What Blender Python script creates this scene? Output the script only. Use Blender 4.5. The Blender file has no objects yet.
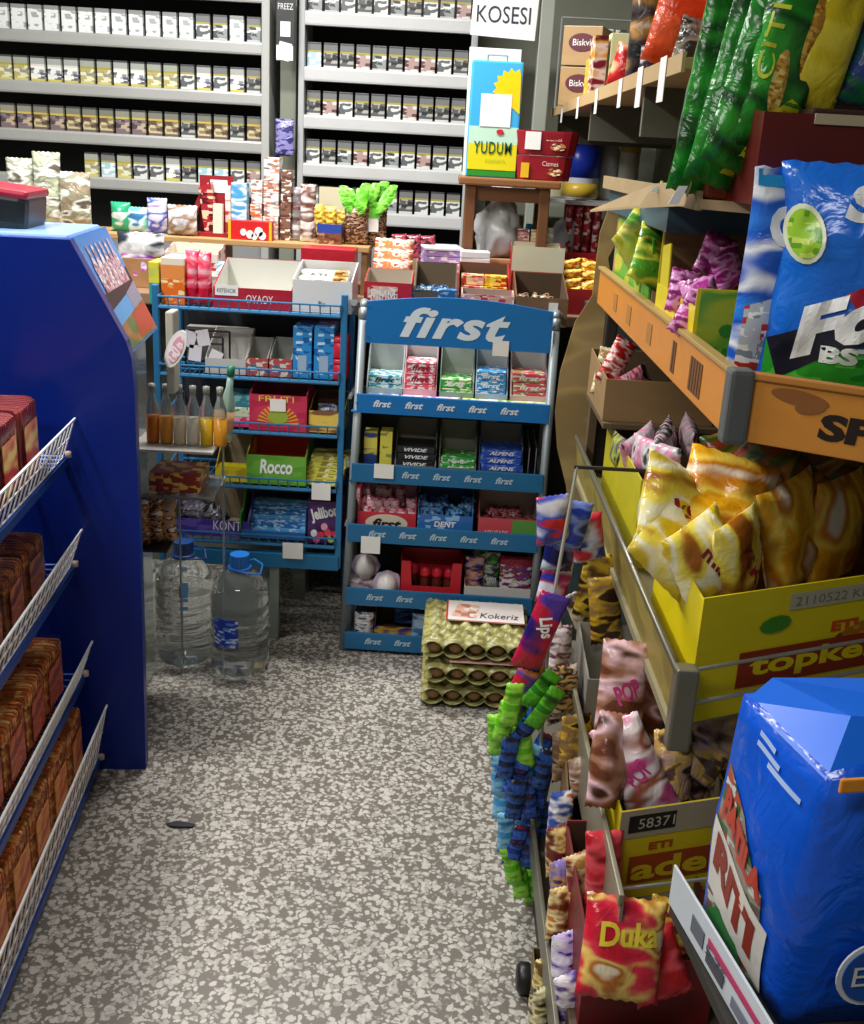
import bpy, bmesh, math, random
from mathutils import Vector, Matrix, noise
random.seed(7)
sc = bpy.context.scene
COL = sc.collection
# ------------------------------------------------------------------ camera
FPX, PITCH, ROLL, CAMZ = 1080.0, math.radians(18.5), math.radians(3.2), 1.45
F_ = Vector((0, math.cos(PITCH), -math.sin(PITCH)))
D0 = Vector((0, -math.sin(PITCH), -math.cos(PITCH)))
X_ = Vector((1, 0, 0))
R_ = X_*math.cos(ROLL) - D0*math.sin(ROLL)
D_ = X_*math.sin(ROLL) + D0*math.cos(ROLL)
cam = bpy.data.cameras.new('camera'); cam.sensor_fit = 'HORIZONTAL'; cam.sensor_width = 36
cam.lens = 36*FPX/864; cam.clip_start = .05
camo = bpy.data.objects.new('camera', cam); COL.objects.link(camo)
U_ = -D_; B_ = -F_
camo.matrix_world = Matrix(((R_.x, U_.x, B_.x, 0), (R_.y, U_.y, B_.y, 0), (R_.z, U_.z, B_.z, CAMZ), (0, 0, 0, 1)))
sc.camera = camo
# ------------------------------------------------------------------ light
w = bpy.data.worlds.new('world'); sc.world = w; w.use_nodes = True
w.node_tree.nodes['Background'].inputs[0].default_value = (.85, .92, 1, 1)
w.node_tree.nodes['Background'].inputs[1].default_value = .25
def area(x, y, z, sx, sy, power, col=(1, .975, .94), rot=(0, 0, 0)):
    l = bpy.data.lights.new('ceiling_lamp_light', 'AREA'); l.shape = 'RECTANGLE'; l.size = sx; l.size_y = sy
    l.energy = power; l.color = col
    o = bpy.data.objects.new('ceiling_lamp_light', l); o.location = (x, y, z); o.rotation_euler = rot; COL.objects.link(o)
LAMPS = [(-.55, 3.2, 38), (-1.3, 1.9, 38), (-.9, .1, 19)]
for i, (x, y, pw) in enumerate(LAMPS): area(x, y, 2.52, 1.2 if i != 1 else .16, .16 if i != 1 else 1.2, pw)
sc.view_settings.view_transform = 'Standard'; sc.view_settings.look = 'None'
sc.view_settings.gamma = 1; sc.view_settings.use_curve_mapping = False
sc.view_settings.exposure = .62

# ------------------------------------------------------------------ helpers
def aty(px, py, Y):
    d = F_ + R_*((px-432)/FPX) + D_*((py-512)/FPX)
    return Vector((0, 0, CAMZ)) + d*(Y/d.y)
def atz(px, py, Z):
    d = F_ + R_*((px-432)/FPX) + D_*((py-512)/FPX)
    return Vector((0, 0, CAMZ)) + d*((Z-CAMZ)/d.z)
def S(x0, x1, yt, z, Y):
    """centre x, width and height of a thing standing at depth Y on a surface of height z"""
    xc = (x0+x1)/2; yb = yt+40
    a = aty(x0, yb, Y); b = aty(x1, yb, Y)
    t = aty(xc, yt, Y)
    return (a.x+b.x)/2, abs(b.x-a.x), max(.008, t.z-z)

MATS = {}
def hexc(c):
    if isinstance(c, str):
        v = [int(c[i:i+2], 16)/255 for i in (0, 2, 4)]
        return tuple(x/12.92 if x <= .04045 else ((x+.055)/1.055)**2.4 for x in v)+(1,)
    return tuple(c)+(1,) if len(c) == 3 else c
def newmat(name):
    m = bpy.data.materials.new(name); m.use_nodes = True
    nt = m.node_tree; return m, nt, nt.nodes['Principled BSDF']
def M(c, rough=.5, metal=0, noise_amt=.06, spec=.5, trans=0, ior=1.45, alpha=1, emit=0):
    k = ('M', c, rough, metal, noise_amt, trans, alpha, emit)
    if k in MATS: return MATS[k]
    m, nt, b = newmat('surface'); N = nt.nodes; L = nt.links
    b.inputs['Roughness'].default_value = rough; b.inputs['Metallic'].default_value = metal
    b.inputs['Specular IOR Level'].default_value = spec
    b.inputs['Transmission Weight'].default_value = trans; b.inputs['IOR'].default_value = ior
    b.inputs['Alpha'].default_value = alpha
    col = hexc(c)
    if noise_amt and not trans:
        t = N.new('ShaderNodeTexCoord'); n = N.new('ShaderNodeTexNoise'); n.inputs['Scale'].default_value = 9
        n.inputs['Detail'].default_value = 5; L.new(t.outputs['Object'], n.inputs['Vector'])
        r = N.new('ShaderNodeMapRange'); r.inputs[3].default_value = 1-noise_amt*2; r.inputs[4].default_value = 1+noise_amt
        L.new(n.outputs['Fac'], r.inputs[0])
        mx = N.new('ShaderNodeVectorMath'); mx.operation = 'SCALE'; mx.inputs[0].default_value = col[:3]
        L.new(r.outputs[0], mx.inputs['Scale']); L.new(mx.outputs[0], b.inputs['Base Color'])
    else: b.inputs['Base Color'].default_value = col
    if emit: b.inputs['Emission Color'].default_value = col; b.inputs['Emission Strength'].default_value = emit
    MATS[k] = m; return m
def PR(base, cols, scale=35, amount=.4, rough=.3, seed=0, stretch=(1, 1, 1), bump=0, metal=0, zones=None):
    """printed packaging: base colour with shaped patches of the other inks; zones = [(z0, z1, colour)] bands"""
    k = ('P', base, tuple(cols), scale, amount, rough, seed, stretch, bump, metal, tuple(zones or ()))
    if k in MATS: return MATS[k]
    if scale <= 15 and amount <= .35:                      # board and card: only a faint mottling
        cols = [tuple(hexc(base)[i]*.7+hexc(c)[i]*.3 for i in range(3)) for c in cols]
    elif scale >= 25: scale = scale*1.45
    m, nt, b = newmat('print'); N = nt.nodes; L = nt.links
    t = N.new('ShaderNodeTexCoord'); mp = N.new('ShaderNodeMapping')
    mp.inputs['Location'].default_value = (seed*1.7, seed*.9, seed*2.3); mp.inputs['Scale'].default_value = tuple(scale*s for s in ((.75, .75, 1.7) if stretch == (1, 1, 1) else stretch))
    L.new(t.outputs['Object'], mp.inputs[0])
    blocky = scale >= 25 and not bump
    if blocky:                                             # panels and lines of print
        n = N.new('ShaderNodeTexVoronoi'); n.distance = 'CHEBYCHEV'; n.inputs['Scale'].default_value = 1.5
        n.inputs['Randomness'].default_value = .75
        L.new(mp.outputs[0], n.inputs['Vector']); spc = N.new('ShaderNodeSeparateColor'); L.new(n.outputs['Color'], spc.inputs[0]); fac = spc.outputs[0]
    else:
        n = N.new('ShaderNodeTexNoise'); n.inputs['Scale'].default_value = 1; n.inputs['Detail'].default_value = 1.5
        L.new(mp.outputs[0], n.inputs['Vector']); fac = n.outputs['Fac']
    cr = N.new('ShaderNodeValToRGB'); cr.color_ramp.interpolation = 'CONSTANT' if blocky else 'EASE'
    e = cr.color_ramp.elements; e[0].color = hexc(base)
    start = .62-.34*amount; end = .76
    if blocky: start = 1-amount*.9; end = 1.0
    elif cols: e[0].position = max(0, start-.07)
    if cols:
        e[1].position = start; e[1].color = hexc(cols[0])
        for i, c in enumerate(cols[1:]):
            el = e.new(start+(end-start)*(i+1)/len(cols)); el.color = hexc(c)
    else: e[1].position = .99; e[1].color = hexc(base)
    L.new(fac, cr.inputs[0]); out = cr.outputs[0]
    if zones:
        sx = N.new('ShaderNodeSeparateXYZ'); L.new(t.outputs['Generated'], sx.inputs[0])
        for z0, z1, c in zones:
            a = N.new('ShaderNodeMath'); a.operation = 'GREATER_THAN'; a.inputs[1].default_value = z0; L.new(sx.outputs[2], a.inputs[0])
            c2 = N.new('ShaderNodeMath'); c2.operation = 'LESS_THAN'; c2.inputs[1].default_value = z1; L.new(sx.outputs[2], c2.inputs[0])
            ml = N.new('ShaderNodeMath'); ml.operation = 'MULTIPLY'; L.new(a.outputs[0], ml.inputs[0]); L.new(c2.outputs[0], ml.inputs[1])
            mx = N.new('ShaderNodeMix'); mx.data_type = 'RGBA'; L.new(ml.outputs[0], mx.inputs[0]); L.new(out, mx.inputs[6]); mx.inputs[7].default_value = hexc(c)
            out = mx.outputs[2]
    L.new(out, b.inputs['Base Color'])
    b.inputs['Roughness'].default_value = rough; b.inputs['Metallic'].default_value = metal
    if bump:
        n2 = N.new('ShaderNodeTexNoise'); n2.inputs['Scale'].default_value = 22; n2.inputs['Detail'].default_value = 3; n2.inputs['Distortion'].default_value = 1.2
        L.new(t.outputs['Object'], n2.inputs['Vector'])
        bp = N.new('ShaderNodeBump'); bp.inputs['Strength'].default_value = bump; bp.inputs['Distance'].default_value = .02
        L.new(n2.outputs['Fac'], bp.inputs['Height']); L.new(bp.outputs[0], b.inputs['Normal'])
    MATS[k] = m; return m
def FOIL(base, cols, scale=22, amount=.4, seed=0, zones=None, rough=.22):
    return PR(base, cols, scale, amount, rough, seed, (1, 1, 1), .5 if scale > 17 else .26, 0, zones)

def tag(o, label=None, cat=None, group=None, kind=None):
    if label: o['label'] = label
    if cat: o['category'] = cat
    if group: o['group'] = group
    if kind: o['kind'] = kind
    return o
def empty(name, loc=(0, 0, 0), rz=0, label=None, cat=None, group=None, kind=None):
    o = bpy.data.objects.new(name, None); COL.objects.link(o); o.location = loc; o.rotation_euler = (0, 0, rz)
    o.empty_display_size = .02
    return tag(o, label, cat, group, kind)
class MB:
    def __init__(s): s.v = []; s.f = []; s.m = []; s.sm = []
    def add(s, vs, fs, mi=0, smooth=False, mtx=None):
        o = len(s.v); s.v += [tuple(mtx @ Vector(v)) if mtx else tuple(v) for v in vs]
        for f in fs: s.f.append(tuple(i+o for i in f)); s.m.append(mi); s.sm.append(smooth)
        return s
    def box(s, x0, x1, y0, y1, z0, z1, mi=0, mtx=None, c=0):
        if c <= 0:
            vs = [(x, y, z) for x in (x0, x1) for y in (y0, y1) for z in (z0, z1)]
            return s.add(vs, [(0, 1, 3, 2), (4, 6, 7, 5), (0, 4, 5, 1), (2, 3, 7, 6), (0, 2, 6, 4), (1, 5, 7, 3)], mi, False, mtx)
        bm = bmesh.new(); bmesh.ops.create_cube(bm, size=1)
        for v in bm.verts: v.co = Vector(((x0+x1)/2+v.co.x*(x1-x0), (y0+y1)/2+v.co.y*(y1-y0), (z0+z1)/2+v.co.z*(z1-z0)))
        c = min(c, .45*min(x1-x0, y1-y0, z1-z0))
        bmesh.ops.bevel(bm, geom=list(bm.edges), offset=c, segments=2, profile=.6, affect='EDGES')
        bm.verts.index_update(); vs = [v.co.copy() for v in bm.verts]; fs = [[v.index for v in f.verts] for f in bm.faces]; bm.free()
        return s.add(vs, fs, mi, False, mtx)
    def bar(s, a, b, r, n=6, mi=0, cap=True):
        a = Vector(a); b = Vector(b); d = (b-a).normalized(); u = d.orthogonal().normalized(); w = d.cross(u)
        vs = []
        for p in (a, b):
            for i in range(n):
                t = 2*math.pi*(i+.5)/n; vs.append(p+(u*math.cos(t)+w*math.sin(t))*r)
        fs = [(i, (i+1) % n, n+(i+1) % n, n+i) for i in range(n)]
        if cap: fs += [tuple(range(n))[::-1], tuple(range(n, 2*n))]
        return s.add(vs, fs, mi, n > 6)
    def path(s, pts, r, n=6, mi=0):
        for a, b in zip(pts, pts[1:]): s.bar(a, b, r, n, mi)
        return s
    def lathe(s, prof, n=24, mi=0, cx=0, cy=0, smooth=True, f=None):
        vs = []; k = len(prof)
        for j in range(n):
            t = 2*math.pi*j/n
            for r, z in prof:
                rr = r*(f(t, z) if f else 1); vs.append((cx+rr*math.cos(t), cy+rr*math.sin(t), z))
        fs = []
        for j in range(n):
            for i in range(k-1):
                a = j*k+i; b = ((j+1) % n)*k+i; fs.append((a, b, b+1, a+1))
        return s.add(vs, fs, mi, smooth)
    def prism(s, pts, y0, y1, mi=0, axis='y'):
        """outline pts in (x,z), extruded from y0 to y1 (axis x: pts are (y,z))"""
        n = len(pts)
        P = (lambda p, d: (p[0], d, p[1])) if axis == 'y' else (lambda p, d: (d, p[0], p[1])) if axis == 'x' else (lambda p, d: (p[0], p[1], d))
        vs = [P(p, y0) for p in pts]+[P(p, y1) for p in pts]
        fs = [tuple(range(n)), tuple(range(n, 2*n))[::-1]]+[(i, n+i, n+(i+1) % n, (i+1) % n) for i in range(n)]
        return s.add(vs, fs, mi)
    def mesh(s, name, mats):
        me = bpy.data.meshes.new(name); me.from_pydata(s.v, [], s.f)
        for m in (mats if isinstance(mats, (list, tuple)) else [mats]): me.materials.append(m)
        me.polygons.foreach_set('material_index', s.m); me.polygons.foreach_set('use_smooth', s.sm)
        bm = bmesh.new(); bm.from_mesh(me); bmesh.ops.recalc_face_normals(bm, faces=list(bm.faces)); bm.to_mesh(me); bm.free()
        me.update(); return me
    def build(s, name, mats, parent=None, loc=(0, 0, 0), rot=(0, 0, 0)):
        return link(name, s.mesh(name, mats), parent, loc, rot)
def link(name, me, parent=None, loc=(0, 0, 0), rot=(0, 0, 0)):
    o = bpy.data.objects.new(name, me); COL.objects.link(o); o.location = loc; o.rotation_euler = rot
    if parent: o.parent = parent
    return o
def copy_tree(o, parent=None):
    c = o.copy(); COL.objects.link(c); c.parent = parent
    for ch in list(o.children): copy_tree(ch, c)
    return c

TXT = {}
def text_geo(body, shear=0, bold=0, spacing=1):
    k = (body, shear, bold, spacing)
    if k in TXT: return TXT[k]
    cu = bpy.data.curves.new('lettering', 'FONT'); cu.body = body; cu.size = 1; cu.shear = shear; cu.offset = bold
    cu.space_character = spacing; cu.resolution_u = 3; cu.fill_mode = 'FRONT'
    ob = bpy.data.objects.new('lettering', cu); COL.objects.link(ob)
    dg = bpy.context.evaluated_depsgraph_get(); me = bpy.data.meshes.new_from_object(ob.evaluated_get(dg))
    bpy.data.objects.remove(ob)
    bm = bmesh.new(); bm.from_mesh(me); bmesh.ops.remove_doubles(bm, verts=list(bm.verts), dist=1e-5)
    bmesh.ops.triangulate(bm, faces=list(bm.faces))
    bm.verts.index_update()
    vs = [(v.co.x, v.co.y) for v in bm.verts]; fs = [[v.index for v in f.verts] for f in bm.faces]; bm.free()
    bpy.data.meshes.remove(me)
    x0 = min(v[0] for v in vs); x1 = max(v[0] for v in vs); y0 = min(v[1] for v in vs); y1 = max(v[1] for v in vs)
    vs = [((v[0]-x0)/(x1-x0)-.5, (v[1]-y0)/(y1-y0)-.5) for v in vs]
    TXT[k] = (vs, fs); return TXT[k]
def lettering(body, parent, loc, w, h, mat, rz=0, shear=0, bold=0, surf=None, tilt=0, name='lettering', rx=0, spacing=1):
    """flat lettering that faces -Y; surf(x, z) gives the y of a curved carrier"""
    vs, fs = text_geo(body, shear, bold, spacing)
    bm = bmesh.new(); ct, st = math.cos(tilt), math.sin(tilt)
    vv = [bm.verts.new((x*w*ct-z*h*st, 0, x*w*st+z*h*ct)) for x, z in vs]
    for f in fs:
        try: bm.faces.new([vv[i] for i in f])
        except ValueError: pass
    if surf:
        for _ in range(3):
            ed = [e for e in bm.edges if e.calc_length() > .012]
            if not ed: break
            bmesh.ops.subdivide_edges(bm, edges=ed, cuts=1); bmesh.ops.triangulate(bm, faces=list(bm.faces))
        for v in bm.verts: v.co.y = surf(v.co.x+loc[0], v.co.z+loc[2])-loc[1]-.0012
    me = bpy.data.meshes.new(name); bm.to_mesh(me); bm.free(); me.materials.append(mat)
    return link(name, me, parent, loc, (rx, 0, rz))

# -------- generic packaging builders (local frame: base centre, front faces -Y)
def pack_mesh(w, d, h, mat, c=.0015, name='pack'):
    return MB().box(-w/2, w/2, -d/2, d/2, 0, h, c=c).mesh(name, mat)
def pack(name, label, cat, x, y, z, w, d, h, mat, rz=0, group=None, c=.0015, text=None, tcol='f4f4f4', th=.3, tw=.8, tz=.5, rx=0, ry=0, shear=.2):
    o = link(name, pack_mesh(w, d, h, mat, c, name), None, (x, y, z), (rx, ry, rz)); tag(o, label, cat, group)
    if text: lettering(text, o, (0, -d/2-.0008, h*tz), w*tw, h*th, M(tcol, .4), shear=shear, bold=.02)
    return o
def carton(name, label, x, y, z, w, d, h, mat, inner=None, back=None, front=None, rz=0, group=None, cat='box', t=.003, text=None, tcol='f4f4f4', tw=.7, th=.5, tz=.5, tx=0, name_part='carton_wall', sides=None, shear=.15, rx=0):
    """open-topped display box: y is its FRONT face; back/front = wall heights"""
    back = back or h; front = front or h; sides = sides
    inner = inner or M('b9a184', .8)
    r = empty(name, (x, y, z), rz, label, cat, group)
    if rx: r.rotation_euler = (rx, 0, rz)
    m = MB(); hw = w/2
    m.box(-hw, hw, 0, d, 0, t)
    sh = sides
    def wall(x0, x1, y0, y1, zt, out):
        m.box(x0, x1, y0, y1, t, zt, 0)
    m.box(-hw, hw, 0, t, t, front); m.box(-hw, hw, d-t, d, t, back)
    for sx in (-1, 1):
        a, b = (-hw, -hw+t) if sx < 0 else (hw-t, hw)
        if sides: zf, zb = sides, sides
        else: zf, zb = front, back
        m.prism([(t, t), (d-t, t), (d-t, zb), ((d-t)*.45, zb if zb < front else (zf+zb)/2), (t, zf)], a, b, 0, 'x')
    m.build('carton_wall', mat, r)
    # inner lining
    k = MB(); e = .0006
    k.box(-hw+t, hw-t, t, d-t, t+e, t+2*e)
    k.box(-hw+t+e, hw-t-e, d-t-2*e, d-t-e, t, back-.001)
    k.box(-hw+t, hw-t, t+e, t+2*e, t, front-.001)
    for a in (-hw+t+e, hw-t-2*e): k.prism([(t+2*e, t), (d-t-2*e, t), (d-t-2*e, (sides or back)-.001), (t+2*e, (sides or front)-.001)], a, a+e, 0, 'x')
    k.build('lining', inner, r)
    if text: lettering(text, r, (tx*w, -.0008, front*tz), w*tw, front*th, M(tcol, .4), shear=shear, bold=.03)
    return r
def pouch_shape(w, h, t, seed=0, crimp=.05, wr=.12):
    def f(x, z):  # half thickness at x in [-w/2,w/2], z in [0,h]
        u = min(1, abs(x)/(w/2)); v = abs(2*z/h-1)
        v = min(1, v/(1-crimp)) if v < 1-crimp else 1
        a = max(0, 1-u**2.6)**.55*max(0, 1-v**3.0)**.6
        n = noise.noise(Vector((x*26/1, z*26, seed*3.1)))*wr+noise.noise(Vector((x*60, z*22, seed*5.3)))*wr*.5
        return t/2*a*(1+n*1.6)+.0008
    return f
def pouch_mesh(w, h, t, seed=0, crimp=.05, nx=14, nz=20, wr=.12, zig=.0, name='pouch'):
    f = pouch_shape(w, h, t, seed, crimp, wr); vs = []; fs = []
    for side in (-1, 1):
        for j in range(nz+1):
            z = h*j/nz
            v = abs(2*z/h-1)
            inn = 1-.05*(1-v**4)                                   # waist drawn in by the filling
            for i in range(nx+1):
                x = (-w/2+w*i/nx)
                zz = z+(zig*(1 if i % 2 else -1) if j in (0, nz) else 0)
                vs.append((x*inn, side*f(x, z), zz))
    N = (nx+1)*(nz+1)
    for s in (0, 1):
        for j in range(nz):
            for i in range(nx):
                a = s*N+j*(nx+1)+i; q = (a, a+1, a+nx+2, a+nx+1)
                fs.append(q if s == 0 else q[::-1])
    for j in range(nz):
        for i in (0, nx):
            a = j*(nx+1)+i; fs.append((a, a+nx+1, N+a+nx+1, N+a))
    for i in range(nx):
        for j in (0, nz):
            a = j*(nx+1)+i; fs.append((a, a+1, N+a+1, N+a))
    m = MB(); m.add(vs, fs, 0, True)
    return m, f
PM = {}
def pouch(name, label, cat, x, y, z, w, h, t, mat, rz=0, rx=0, ry=0, seed=0, group=None, text=None, tcol='ffffff', tw=.7, th=.2, tz=.55, tilt=0, extra=(), crimp=.05, nx=12, nz=16, shear=.1, wr=.12, tx=0):
    k = (round(w, 3), round(h, 3), round(t, 3), seed, crimp, nx, nz, wr, id(mat))
    if k not in PM:
        m, f = pouch_mesh(w, h, t, seed, crimp, nx, nz, wr, .0012); PM[k] = (m.mesh(name, mat), f)
    me, f = PM[k]
    o = link(name, me, None, (x, y, z)); o.rotation_euler = (rx, ry, rz); tag(o, label, cat, group)
    sf = lambda xx, zz: -f(xx, zz)
    if text: lettering(text, o, (tx*w, 0, h*tz), w*tw, h*th, M(tcol, .35), surf=sf, tilt=tilt, shear=shear, bold=.03)
    for tx2, c2, cx, cz, ww, hh, tl in extra:
        lettering(tx2, o, (cx*w, 0, cz*h), w*ww, h*hh, M(c2, .35), surf=sf, tilt=tl, bold=.03)
    return o
def patch(parent, name, pts, surf, mat, off=.0008, n=8, base=(0, 0, 0)):
    """a printed shape laid on a curved front: outline pts (x, z) filled as a fan and bent with the surface"""
    bm = bmesh.new(); vs = [bm.verts.new((p[0], 0, p[1])) for p in pts]; bm.faces.new(vs)
    bmesh.ops.triangulate(bm, faces=list(bm.faces))
    for _ in range(4):
        ed = [e for e in bm.edges if e.calc_length() > .014]
        if not ed: break
        bmesh.ops.subdivide_edges(bm, edges=ed, cuts=1); bmesh.ops.triangulate(bm, faces=list(bm.faces))
    for v in bm.verts: v.co.y = surf(v.co.x, v.co.z)-off
    me = bpy.data.meshes.new(name); bm.to_mesh(me); bm.free(); me.materials.append(mat)
    for p in me.polygons: p.use_smooth = True
    return link(name, me, parent, base)
def ellipse(cx, cz, rx, rz, n=20, tilt=0):
    return [(cx+rx*math.cos(a)*math.cos(tilt)-rz*math.sin(a)*math.sin(tilt), cz+rx*math.cos(a)*math.sin(tilt)+rz*math.sin(a)*math.cos(tilt)) for a in [2*math.pi*i/n for i in range(n)]]
ORD = 'first second third fourth fifth sixth seventh eighth ninth tenth eleventh twelfth thirteenth fourteenth fifteenth sixteenth seventeenth eighteenth nineteenth twentieth'.split()
def price_tag(parent, x, y, z, w=.05, h=.04, name='price_tag', rz=0):
    t = MB().box(-w/2, w/2, -.0006, .0006, 0, h).build(name, M('e8e8e4', .6), parent, (x, y, z), (0, 0, rz)); t['label'] = 'white paper price tag'; return t
def price_tag_on(x, y, z, w, h, label, group=None, rz=0, ry=0):
    o = MB().box(-w/2, w/2, -.0006, .0006, 0, h).build('price_tag', M('e8e8e4', .6), None, (x, y, z), (0, ry, rz)); return tag(o, label, 'price tag', group)
WHITE = M('e9e9e6', .45); KRAFT = M('a88a64', .85); DARKIN = M('6f6257', .85); GREYC = M('b4b5b0', .6)
STEEL = M('a7abae', .35, .6)
# ------------------------------------------------------------------ room
def terrazzo():
    m, nt, b = newmat('terrazzo'); N = nt.nodes; L = nt.links
    t = N.new('ShaderNodeTexCoord'); nz = N.new('ShaderNodeTexNoise'); nz.inputs['Scale'].default_value = 55; nz.inputs['Detail'].default_value = 2
    L.new(t.outputs['Object'], nz.inputs['Vector'])
    ad = N.new('ShaderNodeVectorMath'); ad.operation = 'MULTIPLY_ADD'; ad.inputs[1].default_value = (.02, .02, 0)
    L.new(nz.outputs['Color'], ad.inputs[0]); L.new(t.outputs['Object'], ad.inputs[2])
    out = None
    for sc_, lo, hi, off in ((72, .42, .56, 0), (92, .36, .48, 3.7)):
        mp = N.new('ShaderNodeMapping'); mp.inputs['Location'].default_value = (off, off*.7, 0); L.new(ad.outputs[0], mp.inputs[0])
        v = N.new('ShaderNodeTexVoronoi'); v.inputs['Scale'].default_value = sc_; L.new(mp.outputs[0], v.inputs['Vector'])
        sp = N.new('ShaderNodeSeparateColor'); L.new(v.outputs['Color'], sp.inputs[0])
        # every chip its own size: distance scaled by a random value of its cell
        mr = N.new('ShaderNodeMapRange'); mr.inputs[3].default_value = .82; mr.inputs[4].default_value = 1.45; L.new(sp.outputs[1], mr.inputs[0])
        mu = N.new('ShaderNodeMath'); mu.operation = 'MULTIPLY'; L.new(v.outputs['Distance'], mu.inputs[0]); L.new(mr.outputs[0], mu.inputs[1])
        r = N.new('ShaderNodeMapRange'); r.inputs[1].default_value = lo; r.inputs[2].default_value = hi; r.inputs[3].default_value = 1; r.inputs[4].default_value = 0; L.new(mu.outputs[0], r.inputs[0])
        c = N.new('ShaderNodeValToRGB'); e = c.color_ramp.elements; e[0].color = hexc('918c85'); e[1].color = hexc('bab6ae'); e[0].position = 0; e[1].position = .6; L.new(sp.outputs[0], c.inputs[0])
        mx = N.new('ShaderNodeMix'); mx.data_type = 'RGBA'; L.new(r.outputs[0], mx.inputs[0])
        if out: L.new(out, mx.inputs[6])
        else: mx.inputs[6].default_value = hexc('6a645c')
        L.new(c.outputs[0], mx.inputs[7]); out = mx.outputs[2]
    n2 = N.new('ShaderNodeTexNoise'); n2.inputs['Scale'].default_value = 1.7; n2.inputs['Detail'].default_value = 6; L.new(t.outputs['Object'], n2.inputs['Vector'])
    mr = N.new('ShaderNodeMapRange'); mr.inputs[1].default_value = .3; mr.inputs[2].default_value = .7; mr.inputs[3].default_value = .85; mr.inputs[4].default_value = 1.04; L.new(n2.outputs['Fac'], mr.inputs[0])
    s2 = N.new('ShaderNodeVectorMath'); s2.operation = 'SCALE'; L.new(out, s2.inputs[0]); L.new(mr.outputs[0], s2.inputs['Scale'])
    L.new(s2.outputs[0], b.inputs['Base Color']); b.inputs['Roughness'].default_value = .42; b.inputs['Specular IOR Level'].default_value = .4
    return m
def struct(name, m, mat):
    return tag(m.build(name, mat), kind='structure')
struct('floor', MB().box(-2.5, 1.4, -1.4, 4.8, -.05, 0), terrazzo())
WALLM = M('8f9384', .8)
struct('ceiling', MB().box(-2.5, 1.4, -1.4, 4.8, 2.6, 2.65), M('cfcfc8', .8))
struct('wall_back', MB().box(-2.5, 1.4, 4.7, 4.8, 0, 2.6), WALLM)
struct('wall_left', MB().box(-2.5, -2.4, -1.4, 4.7, 0, 2.6), WALLM)
struct('wall_right', MB().box(1.3, 1.4, -1.4, 4.7, 0, 2.6), WALLM)
struct('wall_front', MB().box(-2.4, 1.3, -1.4, -1.3, 0, 2.6), WALLM)
for x, y, pw in LAMPS:
    hx, hy = (.1, .62) if pw == LAMPS[1][2] and y > 1 and y < 3 else (.62, .1)
    m = MB().box(x-hx, x+hx, y-hy, y+hy, 2.54, 2.6, c=.01)
    o = m.build('ceiling_lamp', M('dddddd', .5)); tag(o, 'white fluorescent ceiling fitting'+[' over the counter', ' over the aisle', ' near the shop entrance'][LAMPS.index((x, y, pw))], 'lamp')
# upright post beside the cigarette cabinets
tag(MB().box(.285, .335, 4.18, 4.23, 0, 2.6, c=.004).build('metal_post', M('9aa096', .5, .3)), 'grey green metal post standing right of the paper sign', 'post')

# ------------------------------------------------------------------ cigarette cabinets
SHELFM = M('c4c6c6', .35, .1); CABIN = M('17181a', .6)
def cabinet(name, label, x0, x1, shelves, side, lip, lipmat, posts):
    r = empty(name, ((x0+x1)/2, 4.3, 0), 0, label, 'cabinet'); cx = (x0+x1)/2
    w = (x1-x0)/2
    MB().box(-w, w, .24, .26, 0, 2.4).build('back_panel', CABIN, r)
    MB().box(-w, w, 0, .24, 2.38, 2.4).build('top_panel', SHELFM, r)
    MB().box(-w+.03, w-.03, .02, .24, 0, 1.08, c=.004).build('lower_body', M('8c8f90', .5), r)
    for sx, pw in posts:
        MB().box(sx-cx-pw/2, sx-cx+pw/2, -.015, .24, 0, 2.4, c=.004).build('side_post', side, r)
    for z in shelves:
        s = MB().box(-w+.01, w-.01, .005, .24, z-.012, z).build('shelf', CABIN, r)
        b = MB().box(-w+.01, w-.01, -.012, .006, z-lip*.75, z+lip*.25, c=.009).build('shelf_lip', lipmat, s)
    return r
LSH = [1.955, 1.78, 1.605, 1.435, 1.275]
RSH = [1.895, 1.706, 1.539, 1.367, 1.2]
cabinet('cigarette_cabinet', 'wide grey cigarette cabinet with dark rows left of the hanging card', -2.05, -.69, LSH, M('a9aba8', .5), .045, M('a6a8a6', .4, .2), [(-2.04, .03), (-.705, .03)])
cabinet('cigarette_cabinet', 'white framed cigarette cabinet right of the hanging card', -.585, .075, RSH, M('a9acae', .4), .05, M('bfc1c2', .3), [(-.572, .022), (.06, .024)])
MB  # packs: grey lid band, yellow line, picture, pale foot
def cigmat(pic, cols, foot, lid='6f7173', seed=0, line='a09640', top=.72):
    return PR(pic, cols, 27, .55, .35, seed, zones=[(.0, .2, foot), (top-.07, top, line), (top, .93, lid), (.93, 1.1, '404244')])
CIG_W = [PR('e4e6e6', ['9fa8a8'], 30, .25, .35, s, zones=[(.86, 1.1, '8b8e8e')]) for s in (1, 2)]
CIG_Y = [cigmat('e2e4dd', ['8a8f9a', '5b5f70'], 'c9bd58', seed=3, line='cfd0c4', lid='a0a3a0'), cigmat('d8d7b9', ['b3a468', '8c8f80'], 'c6bd70', seed=4, lid='9aa095')]
CIG_B = [cigmat('8b7b62', ['c4b98f', '5a4a3e'], '6f5d58', seed=5, line='c2a747', lid='77776b'), cigmat('756a72', ['b7a58b', '4d4048'], '7d6a6c', seed=6, lid='8a897c', line='bfae52')]
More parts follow.
